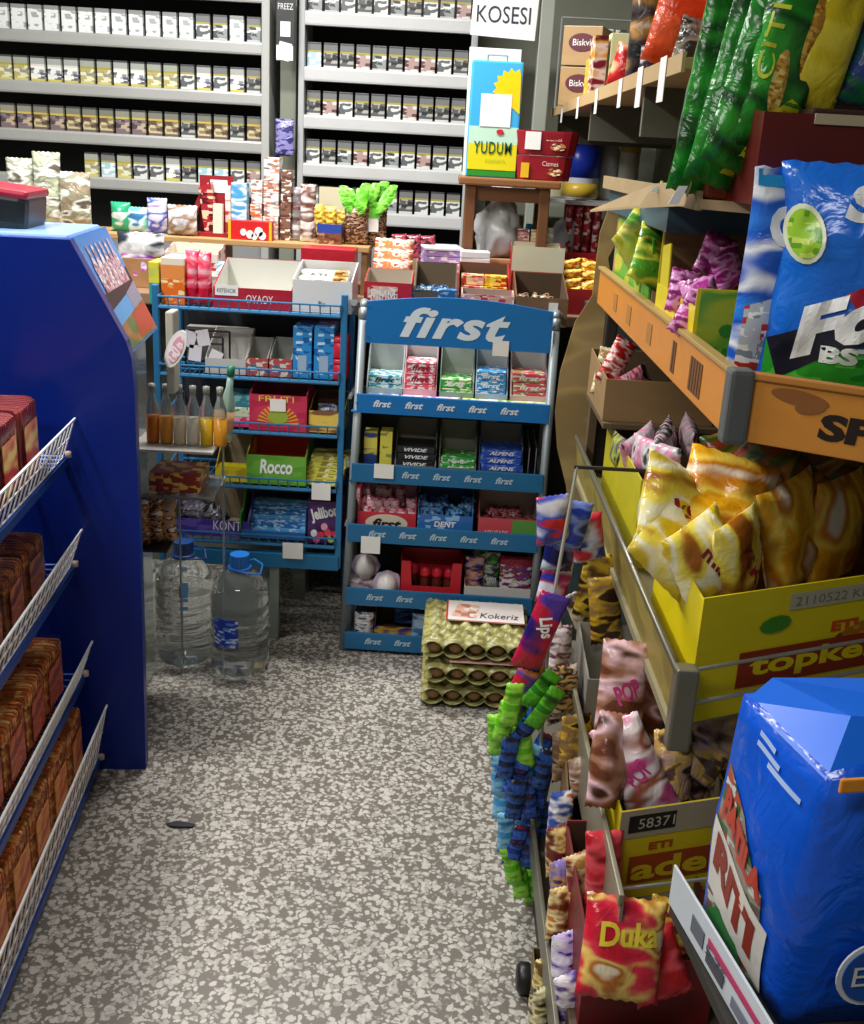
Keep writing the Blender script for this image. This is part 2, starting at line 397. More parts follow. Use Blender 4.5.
CIG_G = [cigmat('55585a', ['a7a49a', '2d2f33'], 'c8cac7', seed=7), cigmat('a88f8b', ['5d3c3c', 'd2cdc8'], 'cfd1cf', seed=8), cigmat('d4d6d4', ['5c6063', '2e3034'], 'd6d8d6', seed=9), cigmat('8c9192', ['d9dada', '3f4245'], 'b9bcbc', seed=10), cigmat('9fc5cf', ['dfe6e8'], 'd3d6d8', seed=12)]
LOOKK = {}
for i, m_ in enumerate(CIG_W): LOOKK[m_] = 'plain white faced'
for m_ in CIG_Y: LOOKK[m_] = 'pale yellow edged'
for m_ in CIG_B: LOOKK[m_] = 'brown and yellow banded'
for m_, t_ in zip(CIG_G, ['dark grey', 'brownish pink', 'white and grey', 'mid grey', 'pale blue']): LOOKK[m_] = t_
PW, PH, PD = .051, .098, .023
CP = {}
def cig(mat, x, z, h, lab, grp, tl):
    if mat not in CP: CP[mat] = pack_mesh(PW, PD, PH, mat, .0012, 'cigarette_pack')
    o = link('cigarette_pack', CP[mat], None, (x, 4.335+random.uniform(-.004, .004), z)); o.rotation_euler = (0, 0, random.uniform(-.05, .05)); tag(o, lab, 'cigarette pack', grp)
rows_l = [(1.78, CIG_W*6+CIG_G), (1.605, CIG_Y*4+[CIG_G[2], CIG_G[0]]), (1.435, CIG_B*3+[CIG_G[0], CIG_G[2]]), (1.275, CIG_G+CIG_Y)]
rn = ['upper', 'second', 'third', 'bottom']
for ri, (z, pool) in enumerate(rows_l):
    for k in range(17 if ri < 3 else 11):
        if ri == 0: m_ = random.choice(CIG_W) if k > 5 else random.choice([CIG_W[0], CIG_G[2], CIG_G[3], CIG_G[0]])
        elif ri == 1: m_ = random.choice(CIG_Y) if k > 4 else random.choice([CIG_G[2], CIG_Y[0], CIG_G[0]])
        elif ri == 2: m_ = random.choice(CIG_B) if k > 5 else random.choice([CIG_G[0], CIG_G[2], CIG_B[0]])
        else: m_ = random.choice(CIG_G+CIG_Y)
        cig(m_, -.755-k*.0622, z+.0005, PH, '%s cigarette pack, %s from the right, %s row of left cabinet' % (LOOKK[m_], ORD[k], rn[ri]), 'cigarette packs in the left cabinet', 0)
rn2 = ['topmost', 'upper', 'second', 'third', 'bottom']
for ri, z in enumerate(RSH):
    for k in range(10):
        if ri == 4 and k < 0: continue
        m_ = random.choice(CIG_G[:4]+CIG_G[:3]) if (ri, k) != (1, 0) else CIG_G[4]
        cig(m_, -.53+k*.0605, z+.0005+random.choice([0, 0, 0]), PH, '%s cigarette pack, %s from the left, %s row of right cabinet' % (LOOKK[m_], ORD[k], rn2[ri]), 'cigarette packs in the right cabinet', 0)
# paper sign, hanging cards
r = empty('paper_sign', (.155, 4.17, 1.84), 0, 'white paper sign handwritten in black capitals, hung above the oil tin', 'sign')
MB().box(-.115, .115, -.001, .001, 0, .2).build('sheet', M('e8e9ea', .6), r, rot=(0, .04, 0))
lettering('KOSESI', r, (0, -.003, .075), .19, .055, M('2c3140', .6), bold=0)
lettering('SOGUK', r, (.02, -.003, .155), .14, .045, M('2c3140', .6), bold=0)
r = empty('hanging_card', (-.625, 4.24, 1.78), 0, 'black hanging card with white print between the two cabinets', 'card')
MB().box(-.035, .035, -.004, .004, 0, .2, c=.003).build('card', M('26262a', .4), r)
MB().box(-.018, .018, -.006, -.0045, .03, .08, c=.002).build('white_print', WHITE, r)
lettering('FREEZ', r, (0, -.0046, .13), .055, .02, M('d0d0d0', .5))
tag(MB().box(-.03, .03, -.004, .004, -.05, 0).box(-.02, .025, -.006, .004, -.05, .01, mtx=Matrix.Rotation(.2, 4, 'Y')).build('price_note', M('e2e2e0', .6), None, (-.625, 4.225, 1.78)), 'small white tag dangling under the black hanging card', 'tag')
tag(pouch('purple_pouch', 'navy purple pouch hanging low between the two cabinets', 'pouch', -.625, 4.24, 1.4, .07, .13, .02, FOIL('3a3a78', ['8c88c0'], 30, .3), seed=3))
tag(MB().box(-.66, -.6, 4.35, 4.4, 0, 2.4, c=.004).build('wall_strut', M('7d8275', .6)), 'grey upright strut behind the hanging card', 'post')

# ------------------------------------------------------------------ counter
r = empty('shop_counter', (-.35, 3.3, 0), 0, 'long counter behind the two display racks, loaded with sweets', 'counter')
MB().box(-1.35, 1.14, 0, .6, .96, .995, c=.004).build('counter_top', M('8c6f52', .6), r)
MB().box(-1.3, 1.12, .32, .36, .0, .96).build('counter_panel', M('595a52', .7), r)
for x in (-1.28, -.1, .5, 1.08): MB().box(x, x+.04, .03, .32, 0, .96).build('leg', M('7f8478', .6), r)

# ------------------------------------------------------------------ blue gum rack with lettering
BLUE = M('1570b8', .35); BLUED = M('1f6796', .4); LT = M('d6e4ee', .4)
rk = empty('gum_display_rack', (.035, 2.97, 0), -.02, 'blue gum display rack with large white lettering on its arched header', 'display rack')
POST = M('8d9699', .4, .3)
for sx in (-1, 1):
    m = MB(); x = sx*.283; xt = -.253 if sx < 0 else .275
    m.path([(x, 0, 0), (xt, 0, 1.0), (xt, .01, 1.03), (xt, .03, 1.045)], .012, 10)
    m.path([(x, .27, 0), (x, .27, 1.0)], .01, 8)
    m.bar((x, 0, .02), (x, .27, .02), .01); m.bar((x, .03, 1.04), (x, .27, 1.0), .01)
    for z in (.2, .4, .58, .78): m.bar((x, 0, z), (x, .27, z), .006)
    m.build('side_frame', POST, rk)
hd = [(-.243, .94), (.264, .94), (.264, 1.052)]+[(.264-.507*i/16, 1.052+.022*math.sin(math.pi*i/16)) for i in range(1, 16)]+[(-.243, 1.052)]
h = MB().prism(hd, -.018, -.008).build('header_panel', BLUE, rk)
lettering('first', h, (.0, -.0195, 1.003), .3, .084, LT, shear=.32, bold=.032, spacing=1.1)
for sx in (-1, 1):
    for z in (.955, 1.035): MB().lathe([(0, -.002), (.004, -.002), (.004, .001)], 8).build('screw', STEEL, h, (sx*.245+.01, -.0185, z), (math.pi/2, 0, 0))
price_tag(rk, .128, -.021, .925, .044, .042)
RZ = [.775, .572, .389, .189, .045]
for i, z in enumerate(RZ):
    m = MB().box(-.27, .27, .0, .27, z-.022, z-.016)
    s = m.build('shelf', M('3c4650', .5, .3), rk)
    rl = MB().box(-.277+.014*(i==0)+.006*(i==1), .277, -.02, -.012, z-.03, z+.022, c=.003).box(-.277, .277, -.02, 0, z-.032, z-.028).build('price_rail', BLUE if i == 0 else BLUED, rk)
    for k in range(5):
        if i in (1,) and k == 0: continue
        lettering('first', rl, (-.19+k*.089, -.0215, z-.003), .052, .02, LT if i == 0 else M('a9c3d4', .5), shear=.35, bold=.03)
    for sx in (-1, 1): MB().lathe([(0, -.001), (.003, -.001), (.003, .001)], 8).build('screw', STEEL, rl, (sx*.262, -.0205, z-.005), (math.pi/2, 0, 0))
price_tag(rk, -.178, -.024, .556, .056, .042); price_tag(rk, -.208, -.024, .325, .056, .052)
for x in (.215, .235, .255): MB().path([(x, .05, .556), (x, .05, .65), (x, .24, .66)], .0018, 5).build('wire_divider', STEEL, rk)

# ------------------------------------------------------------------ blue wire candy rack
wr = empty('wire_candy_rack', (-.535, 3.0, 0), 0, 'blue wire rack of sweet boxes behind the water bottles', 'display rack')
WB = M('2a6f9e', .4); WZ = [1.0, .812, .656, .492, .318]; WBD = M('1b3f66', .45)
for sx in (-.262, .262):
    m = MB().box(sx-.009, sx+.009, 0, .018, .25, 1.06, c=.003).box(sx-.009, sx+.009, .26, .28, .0, 1.06, c=.003)
    m.box(sx-.005, sx+.005, .02, .26, .27, .29); m.build('side_frame', WB, wr)
for z in WZ:
    m = MB(); lx = .252
    m.bar((-lx, 0, z), (lx, 0, z), .006); m.bar((-lx, -.008, z+.03), (lx, -.008, z+.03), .0028)
    for k in range(19):
        x = -lx+2*lx*k/18
        m.path([(x, -.008, z+.03), (x, 0, z), (x, .26, z)], .0019, 5)
    for yy in (.09, .18, .26): m.bar((-lx, yy, z), (lx, yy, z), .003)
    m.bar((-lx, .26, z), (lx, .26, z), .004)
    for sx in (-1, 1): m.path([(sx*lx, -.008, z+.03), (sx*lx, .26, z+.05)], .003)
    m.build('wire_shelf', WB, wr)
MB().box(-.18, .265, -.005, .02, .245, .292, c=.003).build('base_bar', M('1c6b98', .4), wr)
MB().box(-.25, .25, .275, .285, .3, .99).build('back_sheet', M('24282e', .6), wr)
MB().box(.055, .085, .02, .06, 0, .25, c=.004).build('leg', M('8a968c', .5), wr)
MB().box(-.1, .06, .1, .115, 0, .25).build('backing_board', M('99a09a', .6), wr)
price_tag(wr, .21, -.012, .468, .055, .05); price_tag(wr, .13, -.012, .28, .06, .05)

# counter-height things on the racks ---------------------------------
def RB(label, x0, x1, yt, z, Y, d, mat, front=.6, inner=None, name='sweet_box', text=None, tcol='f4f4f4', tw=.7, th=.5, group=None, back=1.0, tz=.5, cat='box', rx=0, hmin=0):
    X, W_, H_ = S(x0, x1, yt, z, Y); H_ = max(H_, hmin)
    return carton(name, label, X, Y, z, W_-.002, d, H_, mat, inner, H_*back, H_*front, 0, group, cat, .0025, text, tcol, tw, th, tz), X, W_, H_
def stack(name, label_f, cat, X, Y, z, w, d, h, n, mat, group, text=None, tcol='ffffff', jit=.004, slope=0):
    first = None
    for k in range(n):
        lab = label_f(k, n)
        if first is None:
            o = link(name, pack_mesh(w, d, h*.96, mat, .0015, name))
            if text: lettering(text, o, (0, -d/2-.0008, h*.48), w*.62, h*.52, M(tcol, .4), shear=.3, bold=.03)
            first = o
        else: o = copy_tree(first)
        o.location = (X+random.uniform(-jit, jit)*.5, Y+d/2+slope*k, z+h*k+.0003*k); o.rotation_euler = (0, 0, random.uniform(-.03, .03)); tag(o, lab, cat, group)
def lvl(k, n): return 'lowest' if k == 0 else 'topmost' if k == n-1 else 'second lowest' if k == 1 else 'middle'
# rack level 1 : five gum cartons
Z = RZ[0]-.0155
specs = [('blue-green and white', 366, 403, 346, '9fb2b4', 'cfe4ea', ['2a8fc4', '3aa06a'], 2, .5, '103a44'),
         ('pink and white', 403, 437, 346, 'd8a3ab', 'e6566e', ['f4f0ee', 'f4f0ee'], 3, .34, '8c1f33'),
         ('bright green', 439, 474, 352, '7fa08c', '2fa548', ['9ed060', 'e8ecd0'], 2, .6, 'f4fff4'),
         ('light blue', 475, 508, 353, '98abc0', '3f9fd8', ['e4f0f8', '2a78c0'], 3, .5, 'f4f8ff'),
         ('pink, red and green', 510, 547, 355, 'c0a8a4', 'd8505c', ['efe6e0', '7fb04c'], 3, .6, 'f8f0f0')]
for i, (nm, x0, x1, yt, cm, gb, gc, n, fr, tc) in enumerate(specs):
    bx, X, W_, H_ = RB('%s gum carton on the top shelf of the lettered rack' % nm, x0, x1, yt, Z, 2.985, .12, M(cm, .6), .3, M('c9cbc4', .7))
    stack('gum_pack', lambda k, n, nm=nm: '%s gum pack, %s of its carton on the lettered rack' % (nm, lvl(k, n)), 'gum pack', X, 2.99, Z+.0035+.03, W_-.012, .09, .026 if i != 1 else .031, n, PR(gb, gc, 60, .5, .3, i), 'gum packs on the lettered rack', 'first', tc, slope=.003)
    MB().box(-(W_-.014)/2, (W_-.014)/2, .004, .1, .0035, .032).build('riser', M(cm, .6), bx)
for x0, x1, c, cc, nm in [(366, 398, 'c6d0dc', ['6a80b0'], 'pale blue'), (399, 459, 'd9b8cc', ['f0e4ec', 'a070a0'], 'pale pink'), (460, 548, 'c9cf82', ['f2efe0', '88a848'], 'yellow-green')]:
    X, W_, H_ = S(x0, x1, 388, Z, 2.965)
    pack('flat_gum_carton', '%s flat carton lying along the rack\'s top rail' % nm, 'box', X, 2.973, Z, W_-.004, .019, .036, PR(c, cc, 50, .5), group='flat cartons along the top rail')
# level 2
Z = RZ[1]-.0155
X, W_, H_ = S(363, 376, 432, Z, 2.99); pack('gum_bottle_box', 'navy and yellow small box at the left end of the rack\'s second shelf', 'box', X, 3.02, Z, W_, .05, H_, PR('28407c', ['d8c840', '28407c'], 18, .3, zones=[(.6, .85, 'd9cf5a')]))
X, W_, H_ = S(379, 391, 432, Z, 2.99); pack('gum_slab', 'yellow upright gum box beside the navy and yellow one', 'box', X, 3.02, Z, W_, .06, H_, PR('d6cc50', ['8a8a50'], 30, .3))
for i, (nm, x0, x1, yt, cm, gb, gc, n, tx, hh) in enumerate([('black and white', 394, 436, 428, '6a6c68', '26282c', ['26282c'], 4, 'VIVIDE', .02), ('green and white', 438, 476, 430, '6d7258', '35a03e', ['e8f0e0', '35a03e'], 3, 'Mentol', .018), ('royal blue', 478, 523, 433, '38456e', '2b4fb4', ['2b4fb4', '5f88d8'], 4, 'ALPENS', .021)]):
    bx, X, W_, H_ = RB('%s gum carton on the rack\'s second shelf' % nm, x0, x1, yt, Z, 2.985, .13, M(cm, .6), .22, M('77786c', .7))
    stack('gum_pack', lambda k, n, nm=nm: '%s chewing gum pack, %s of its pile on the second shelf' % (nm, lvl(k, n)), 'gum pack', X, 2.99, Z+.0035, W_-.012, .1, hh, n, PR(gb, gc, 60, .4, .3, i+7), 'gum packs on the rack\'s second shelf', tx, 'f0f2f4', slope=.004)
# level 3
Z = RZ[2]-.0155
r, X, W_, H_ = RB('red display box with a white oval and black lettering on the third shelf', 357, 416, 482, Z, 2.985, .16, M('c23040', .45), .42, M('d9a0a6', .6), back=.95)
MB().prism(ellipse(0, H_*.22, W_*.36, H_*.17, 24), -.0012, -.0004).build('oval_label', M('d8cdb8', .5), r)
lettering('first', r, (0, -.002, H_*.21), W_*.5, H_*.2, M('2a1c1c', .5), shear=.3, bold=.03)
for k in range(22):
    o = pouch('wrapped_gum', 'pink wrapped sweet heaped in the red box with the oval label', 'sweet', X-.075+.0215*(k % 8)+random.uniform(-.003, .003), 3.012+.045*(k//8), Z+.01+.02*(k//8), .03, .062, .014, FOIL('d8385c', ['f4a0b4', 'f8e0e4'], 50, .5), rz=random.uniform(-.5, .5), rx=-.3, ry=random.uniform(-.5, .5), seed=k % 3, nx=6, nz=8, group='pink wrapped sweets in the red box')
r, X, W_, H_ = RB('blue display box of blue pouches on the third shelf', 417, 473, 484, Z, 2.985, .16, PR('2f6cb4', ['8fbce4'], 30, .3), .42, M('2a4a80', .6), back=.95, text='DENT', th=.25, tw=.4, tz=.6)
for k in range(10):
    pouch('blue_pouch', 'shiny blue pouch piled in the blue box on the third shelf', 'pouch', X-.055+.026*(k % 5)+random.uniform(-.006, .006), 3.02+.05*(k//5), Z+.015+.01*(k//5), .05, .075, .016, FOIL('1c58c8', ['7fc4f4', '123a8c'], 30, .4), rz=random.uniform(-.7, .7), rx=-.35, ry=random.uniform(-.8, .8), seed=k % 3, nx=8, nz=8, group='blue pouches in the blue box')
r, X, W_, H_ = RB('white backed box with red and green front on the third shelf', 478, 539, 482, Z, 2.985, .17, PR('d0505a', ['d0505a'], 3, 0), .38, M('d8c4ba', .7), back=1)
MB().box(.012, W_/2-.002, -.0012, -.0002, .004, H_*.38-.002).build('green_print', M('5fa048', .5), r)
lettering('AIRHEADS', r, (-.035, -.002, H_*.13), W_*.4, H_*.1, WHITE)
for k in range(9):
    pouch('red_sweet', 'dark red wrapped sweet lying in the white backed box', 'sweet', X-.06+.03*(k % 5), 3.03+.055*(k//5), Z+.012+.012*(k//5), .05, .05, .02, FOIL('a02030', ['e08088', '601018'], 40, .4), rz=random.uniform(-.6, .6), rx=-.5, ry=random.uniform(-.7, .7), seed=k % 3, nx=8, nz=8, group='red sweets in the white backed box')
# level 4
Z = RZ[3]-.0155
EGGW = M('e6e0dc', .3); CLR = M('e9e4ee', .12, trans=.7, ior=1.2)
def egg(nm, px0, px1, yt, yb, Y, zz):
    X, W_, H_ = S(px0, px1, yt, zz, Y)
    r = empty('surprise_egg_pack', (X, Y, zz), 0, nm, 'sweet pack')
    h = .075; rr = .032
    MB().lathe([(0, 0), (rr*.5, .002), (rr*.85, h*.2), (rr, h*.42), (rr*.85, h*.72), (rr*.5, h*.92), (0, h)], 20).build('egg', EGGW, r)
    MB().prism(ellipse(0, .042, .045, .04, 8), .0, .004).build('clear_card', M('c9b8d0', .3), r)
    return r
egg('white egg shaped sweet in clear pack, the left upper one on the fourth shelf', 355, 374, 556, 580, 3.06, Z+.028)
egg('white egg shaped sweet in clear pack, the right lower one on the fourth shelf', 375, 398, 565, 592, 3.0, Z)
tag(MB().box(-.045, .045, 0, .08, 0, .0275, c=.003).build('sweet_carton', PR('c8bcc4', ['e6dcdc', '9a7a88'], 40, .5), None, (-.195, 3.03, Z)), 'low pale carton under the left white egg sweet', 'box')
r = empty('syrup_bottle_crate', (0, 0, 0), 0, 'red cardboard crate holding red capped bottles on the fourth shelf', 'box')
X, W_, H_ = S(399, 461, 556, Z, 2.985); r.location = (X, 2.985, Z); RED = M('c42430', .45); h = H_*.86
m = MB().box(-W_/2, W_/2, 0, .12, 0, .003).box(-W_/2, W_/2, .117, .12, 0, h).box(-W_/2, -W_/2+.003, 0, .12, 0, h).box(W_/2-.003, W_/2, 0, .12, 0, h)
m.prism([(-W_/2, 0), (W_/2, 0), (W_/2, h), (W_/2-.03, h), (W_/2-.036, h*.35), (-W_/2+.036, h*.35), (-W_/2+.03, h), (-W_/2, h)], 0, .003).build('crate_wall', RED, r)
for k in range(4):
    b = empty('syrup_bottle', (X-.055+.036*(k if k < 4 else 0)+.001, 3.025 if k != 0 else 3.045, Z+.004), 0, 'small brown bottle with red cap, %s from the left in the red crate' % ORD[k], 'bottle', 'red capped bottles in the crate')
    MB().lathe([(0, 0), (.015, 0), (.016, .01), (.016, .05), (.009, .062), (.008, .068)], 16).build('bottle_body', M('5a2618', .15), b)
    MB().lathe([(0, .0), (.0155, .0), (.0165, .006), (.0155, .022), (.008, .03), (0, .031)], 16).build('cap', M('d8283c', .35), b, (0, 0, .058))
def RP(label, x0, x1, yt, z, Y, t, mat, cat='bag', name='sweet_bag', **k):
    X, W_, H_ = S(x0, x1, yt, z, Y)
    return pouch(name, label, cat, X, Y, z, W_, H_, t, mat, **k)
RP('dark purple sweet bag at the left of the fourth shelf\'s bag box', 463, 482, 556, Z+.004, 3.02, .02, FOIL('2b2048', ['5a4a88', 'e09060', 'a0a8c8'], 30, .5), seed=1)
RP('lime green sweet bag in the middle of the fourth shelf\'s bag box', 477, 498, 552, Z+.004, 3.045, .02, FOIL('4da038', ['2b2048', 'c8d8c0'], 25, .5), seed=2, text='Yum', tz=.4)
RP('silver and blue sweet bag at the right of the fourth shelf\'s bag box', 497, 531, 556, Z+.004, 3.02, .022, FOIL('c9c4d4', ['4058b0', 'a02848', 'f0f0f4'], 40, .9, zones=[(.8, 1.1, 'a02440')]), seed=3)
RB('shallow white tray with a red corner on the fourth shelf', 462, 533, 577, Z, 2.985, .09, PR('cfcbc4', ['cfcbc4'], 3, 0), .6, M('4a4440', .7), back=1.0)
# level 5
Z = RZ[4]-.0155
RP('blue and white snack pouch at the left of the lowest shelf', 353, 373, 612, Z, 3.0, .03, FOIL('3c5c94', ['c8a890', 'dfe4ec', '22365c'], 28, .6), seed=4)
RB('small brown and yellow carton on the lowest shelf', 373, 412, 608, Z, 3.0, .12, PR('8a5c38', ['d8b040', '503088'], 20, .5), .4, M('5a4a38', .7))
RP('dark blue crumpled pouch on the lowest shelf', 392, 418, 606, Z+.02, 3.08, .05, FOIL('2c4478', ['5c84b8'], 20, .4), seed=5)
RP('light blue folded pouch touching the egg trays on the lowest shelf', 410, 430, 613, Z, 3.0, .03, FOIL('4a78a8', ['9cbcd8'], 20, .4), seed=6)

# wire rack contents ---------------------------------------------------
Z = WZ[1]+.0035; Y0 = 3.03
r, X, W_, H_ = RB('white carton with scattered papers on the wire rack\'s second shelf', 205, 246, 336, Z, Y0, .16, M('b8b8b4', .6), .4, M('cfcfca', .7))
for i, (x0, x1) in enumerate([(246, 268), (269, 292)]):
    rr, X, W_, H_ = RB('clear lidded red fruit jelly carton, %s of two on the wire rack' % ['left', 'right'][i], x0, x1, 344, Z, Y0, .12, PR('b04848', ['c8c8c0', '406880', 'b04848'], 30, .6, zones=[(.55, 1.1, 'b5b6b0')]), .55, M('a8a8a0', .6), back=1, group='clear lidded jelly cartons')
for i, (x0, x1) in enumerate([(292, 312), (313, 334)]):
    X, W_, H_ = S(x0, x1, 327, Z, Y0)
    o = pack('blue_sweet_box', 'bright blue upright sweet box, %s of the pair on the wire rack' % ['left', 'right'][i], 'box', X, Y0+.06, Z, W_-.004, .12, H_, PR('2c8ad0', ['bfe0f4', '1c5ca0'], 35, .45), group='pair of bright blue boxes')
    MB().box(-W_*.22, W_*.22, -.0612, -.0602, H_*.12, H_*.45).build('print_panel', M('9cb4cc', .4), o)
for k in range(4):
    X, W_, H_ = S(333, 346, 325, Z, Y0)
    o = empty('red_candy_tub', (X, Y0+.015+.05*(k//2), Z+.062*(k % 2)), 0, 'red round candy tub, %s %s at the wire rack\'s right end' % (['lower', 'upper'][k % 2], ['front', 'rear'][k//2]), 'tub', 'red candy tubs on the wire rack')
    MB().lathe([(0, 0), (.021, 0), (.023, .004), (.023, .042), (.019, .046)], 20).build('tub', M('c81e34', .3), o)
    MB().lathe([(0, .06), (.02, .06), (.022, .056), (.022, .044), (0, .044)], 20).build('lid', M('e02c44', .3), o)
Z = WZ[2]+.0035
for k in range(3):
    X, W_, H_ = S(221, 250, 420, Z, Y0)
    pack('slim_candy_box', '%s slim candy box in the pile left of the sunburst box' % ['pink', 'white and green', 'teal'][k], 'box', X, Y0+.07, Z+.03*k, W_, .12, .029, PR(['c83c70', 'd0dcc0', '3a8c98'][k], [['f0a0c0'], ['70b060', 'ffffff'], ['80c0cc']][k], 35, .5), group='slim candy boxes')
r, X, W_, H_ = RB('magenta and orange sunburst candy box on the wire rack\'s third shelf', 249, 307, 381, Z, Y0-.01, .2, PR('b8284c', ['c83858'], 20, .3), .72, M('9c3850', .6), back=1)
m = MB(); n = 14
for i in range(n):
    a0 = math.pi*i/n; m.add([(0, -.001, H_*.15), (.06*math.cos(a0), -.001, H_*.15+.055*math.sin(a0)), (.06*math.cos(a0+.12), -.001, H_*.15+.055*math.sin(a0+.12))], [(0, 1, 2)])
m.build('sunburst_print', M('e8a030', .4), r)
MB().prism(ellipse(.0, H_*.28, .03, .02), -.002, -.0012).build('fruit_print', M('9cb040', .4), r)
price_tag(r, 0, -.004, H_*.4, .045, .036)
lettering('FRUTI', r, (-.005, -.0012, H_*.64), W_*.6, H_*.12, M('f0d040', .4))
r, X, W_, H_ = RB('brown and yellow carton with blue lettering on the third shelf', 308, 344, 402, Z, Y0, .16, PR('8a5c3a', ['e8c858'], 14, .4), .7, M('5a3c28', .7))
o = pouch('wafer_pack', 'yellow and blue wafer pack lying in the brown and yellow carton', 'pack', X-.005, Y0+.06, Z+.02, .06, .055, .02, FOIL('e4d46a', ['2c3c9c', 'f0f0e8'], 25, .5), seed=2, rx=-.6, text='Joln', tcol='26368c', tz=.75)
Z = WZ[3]+.0035
r, X, W_, H_ = RB('brown backed box holding yellow lettered packs on the wire rack', 215, 249, 440, Z, Y0, .14, PR('d6c428', ['b8a020'], 20, .2), .32, M('8a7a5c', .7), back=.9)
pack('yellow_gum_pack', 'bright yellow pack with white lettering left of the green box', 'pack', X, Y0+.03, Z+.004, W_-.01, .04, .04, PR('e0d020', ['c8b818'], 20, .2), text='BOOM', th=.45)
r, X, W_, H_ = RB('green box with orange inside and white lettering on the wire rack', 246, 306, 438, Z, Y0-.005, .2, PR('5f9c34', ['6cae3c'], 20, .3), .62, M('c8502c', .6), back=1.0, text='Rocco', th=.5, tw=.55, tz=.62)
for k in range(5):
    X, W_, H_ = S(303, 341, 446, Z, Y0)
    pack('lemon_biscuit_pack', 'pale yellow biscuit pack, %s of the pile right of the green box' % (lvl(k, 5) if k != 3 else 'second topmost'), 'pack', X+.004*k, Y0+.06+.008*k, Z+.016*k, W_, .1, .0155, PR('e2da5c', ['f2f0d8', '9a9440'], 40, .6), rz=-.08+.02*k, group='pale yellow biscuit packs')
Z = WZ[4]+.0035
r, X, W_, H_ = RB('brown lined purple box of black pouches on the wire rack\'s lowest shelf', 172, 249, 488, Z, Y0, .17, PR('4a3494', ['6a54b0'], 20, .3), .34, M('8f7f64', .7), back=1)
for k in range(7):
    pouch('black_pouch', 'crinkled black pouch lying in the purple box', 'pouch', X-.085+.021*(k % 5), Y0+.045+.05*(k//5), Z+.02+.012*(k//5), .055, .07, .02, FOIL('201c22', ['5c5868'], 30, .3), rx=-.6, ry=random.uniform(-.9, .9), rz=random.uniform(-.4, .4), seed=k % 3, nx=8, nz=8, group='black pouches in the purple box')
lettering('KONT', r, (W_*.22, -.003, H_*.24), W_*.36, H_*.2, WHITE)
r = empty('gum_carton', (0, 0, 0), 0, 'green and blue carton heaped with flat blue bars on the lowest shelf', 'box')
X, W_, H_ = S(240, 306, 500, Z, Y0); r.location = (X, Y0-.005, Z)
MB().box(-W_/2, W_/2, 0, .2, 0, .003).box(W_/2-.003, W_/2, 0, .2, 0, H_*.8).box(-W_/2, W_/2, 0, .003, 0, H_*.22).build('carton_wall', M('2c64a8', .5), r)
MB().prism([(0, 0), (.2, 0), (.2, H_*1.3), (.12, H_*1.25), (.05, H_*.65), (0, H_*.6)], -W_/2, -W_/2+.004, 0, 'x').build('green_flap', M('3f9438', .5), r)
for k in range(8):
    pack('flat_blue_bar', 'flat blue bar, %s layer of the heap beside the green flap' % (ORD[k]), 'bar', X+.008, Y0+.04+.011*k, Z+.004+.0105*k, W_-.025, .05, .01, PR(['3a8cd4', '5cb0e4', '2c78c0'][k % 3], ['bfe0f4'], 60, .35, seed=k % 3), rz=random.uniform(-.03, .03), group='flat blue bars in the carton')
r, X, W_, H_ = RB('dark purple sweet box with white lettering and pink sweets print', 307, 341, 500, Z, Y0-.005, .15, PR('3c1c50', ['502868'], 20, .3), .96, M('301840', .7))
lettering('Jelibon', r, (0, -.002, H_*.68), W_*.82, H_*.34, WHITE, tilt=.25, bold=.04)
for k, (a, b_, c_) in enumerate([(-.3, .22, 'e8e0e4'), (-.1, .18, 'd8384c'), (.1, .25, 'e84860'), (.28, .2, 'd83848'), (0, .38, 'e8a0b4'), (.2, .1, 'a8c860'), (-.22, .08, 'e0609c')]):
    MB().prism(ellipse(a*W_, b_*H_, W_*.1, H_*.09, 10), -.0016, -.0004).build('sweet_print', M(c_, .4), r)
# ------------------------------------------------------------------ counter goods, row on the wire rack
def box(nm, label, x0, x1, yt, z, Y, d, mat, rz=0, cat='box', group=None, text=None, tcol='f4f4f4', th=.3, tw=.8, tz=.5, h=None, shear=.1):
    X, W_, H_ = S(x0, x1, yt, z, Y)
    return pack(nm, label, cat, X, Y+d/2, z, W_-.002, d, h or H_, mat, rz, group, .0015, text, tcol, th, tw, tz, 0, 0, shear)
CT = .9955; Z = 1.0035; Y0 = 3.03
box('sweet_box', 'yellow and teal narrow box at the left end of the top wire shelf', 149, 160, 262, Z, Y0, .1, PR('d8d040', ['3a9c88', 'd8d040'], 14, .3, zones=[(0, .5, '3c9a8c')]))
o = box('sweet_box', 'orange sweet box with pale top band on the top wire shelf', 161, 185, 258, Z, Y0, .12, PR('e06a20', ['e8a050', 'f0d8a0'], 40, .3, zones=[(.85, 1.1, 'e4d8c4'), (.55, .85, 'e08c48')]))
for i, (x0, x1) in enumerate([(184, 199), (198, 213)]):
    RP('shiny red standing bag, the %s one of two left of the white tray' % ['left', 'right'][i], x0, x1, 249+i*3, Z, 3.06, .035, FOIL('c81834', ['e8506c', 'f4b0bc'], 22, .3), seed=i, ry=.04-.06*i)
r, X, W_, H_ = RB('wide white backed tray with dark red front on the top wire shelf', 213, 292, 268, Z, Y0, .2, PR('a81c30', ['b02038'], 20, .3), .5, M('c8c8c0', .6), back=1.05)
lettering('OYAOY', r, (.02, -.002, H_*.24), W_*.34, H_*.2, WHITE)
MB().box(-W_*.47, -W_*.18, -.002, -.001, H_*.3, H_*.55).build('white_sticker', WHITE, r)
lettering('KETENCIK', r, (-W_*.325, -.003, H_*.42), W_*.24, H_*.1, M('5a5a5a', .5))
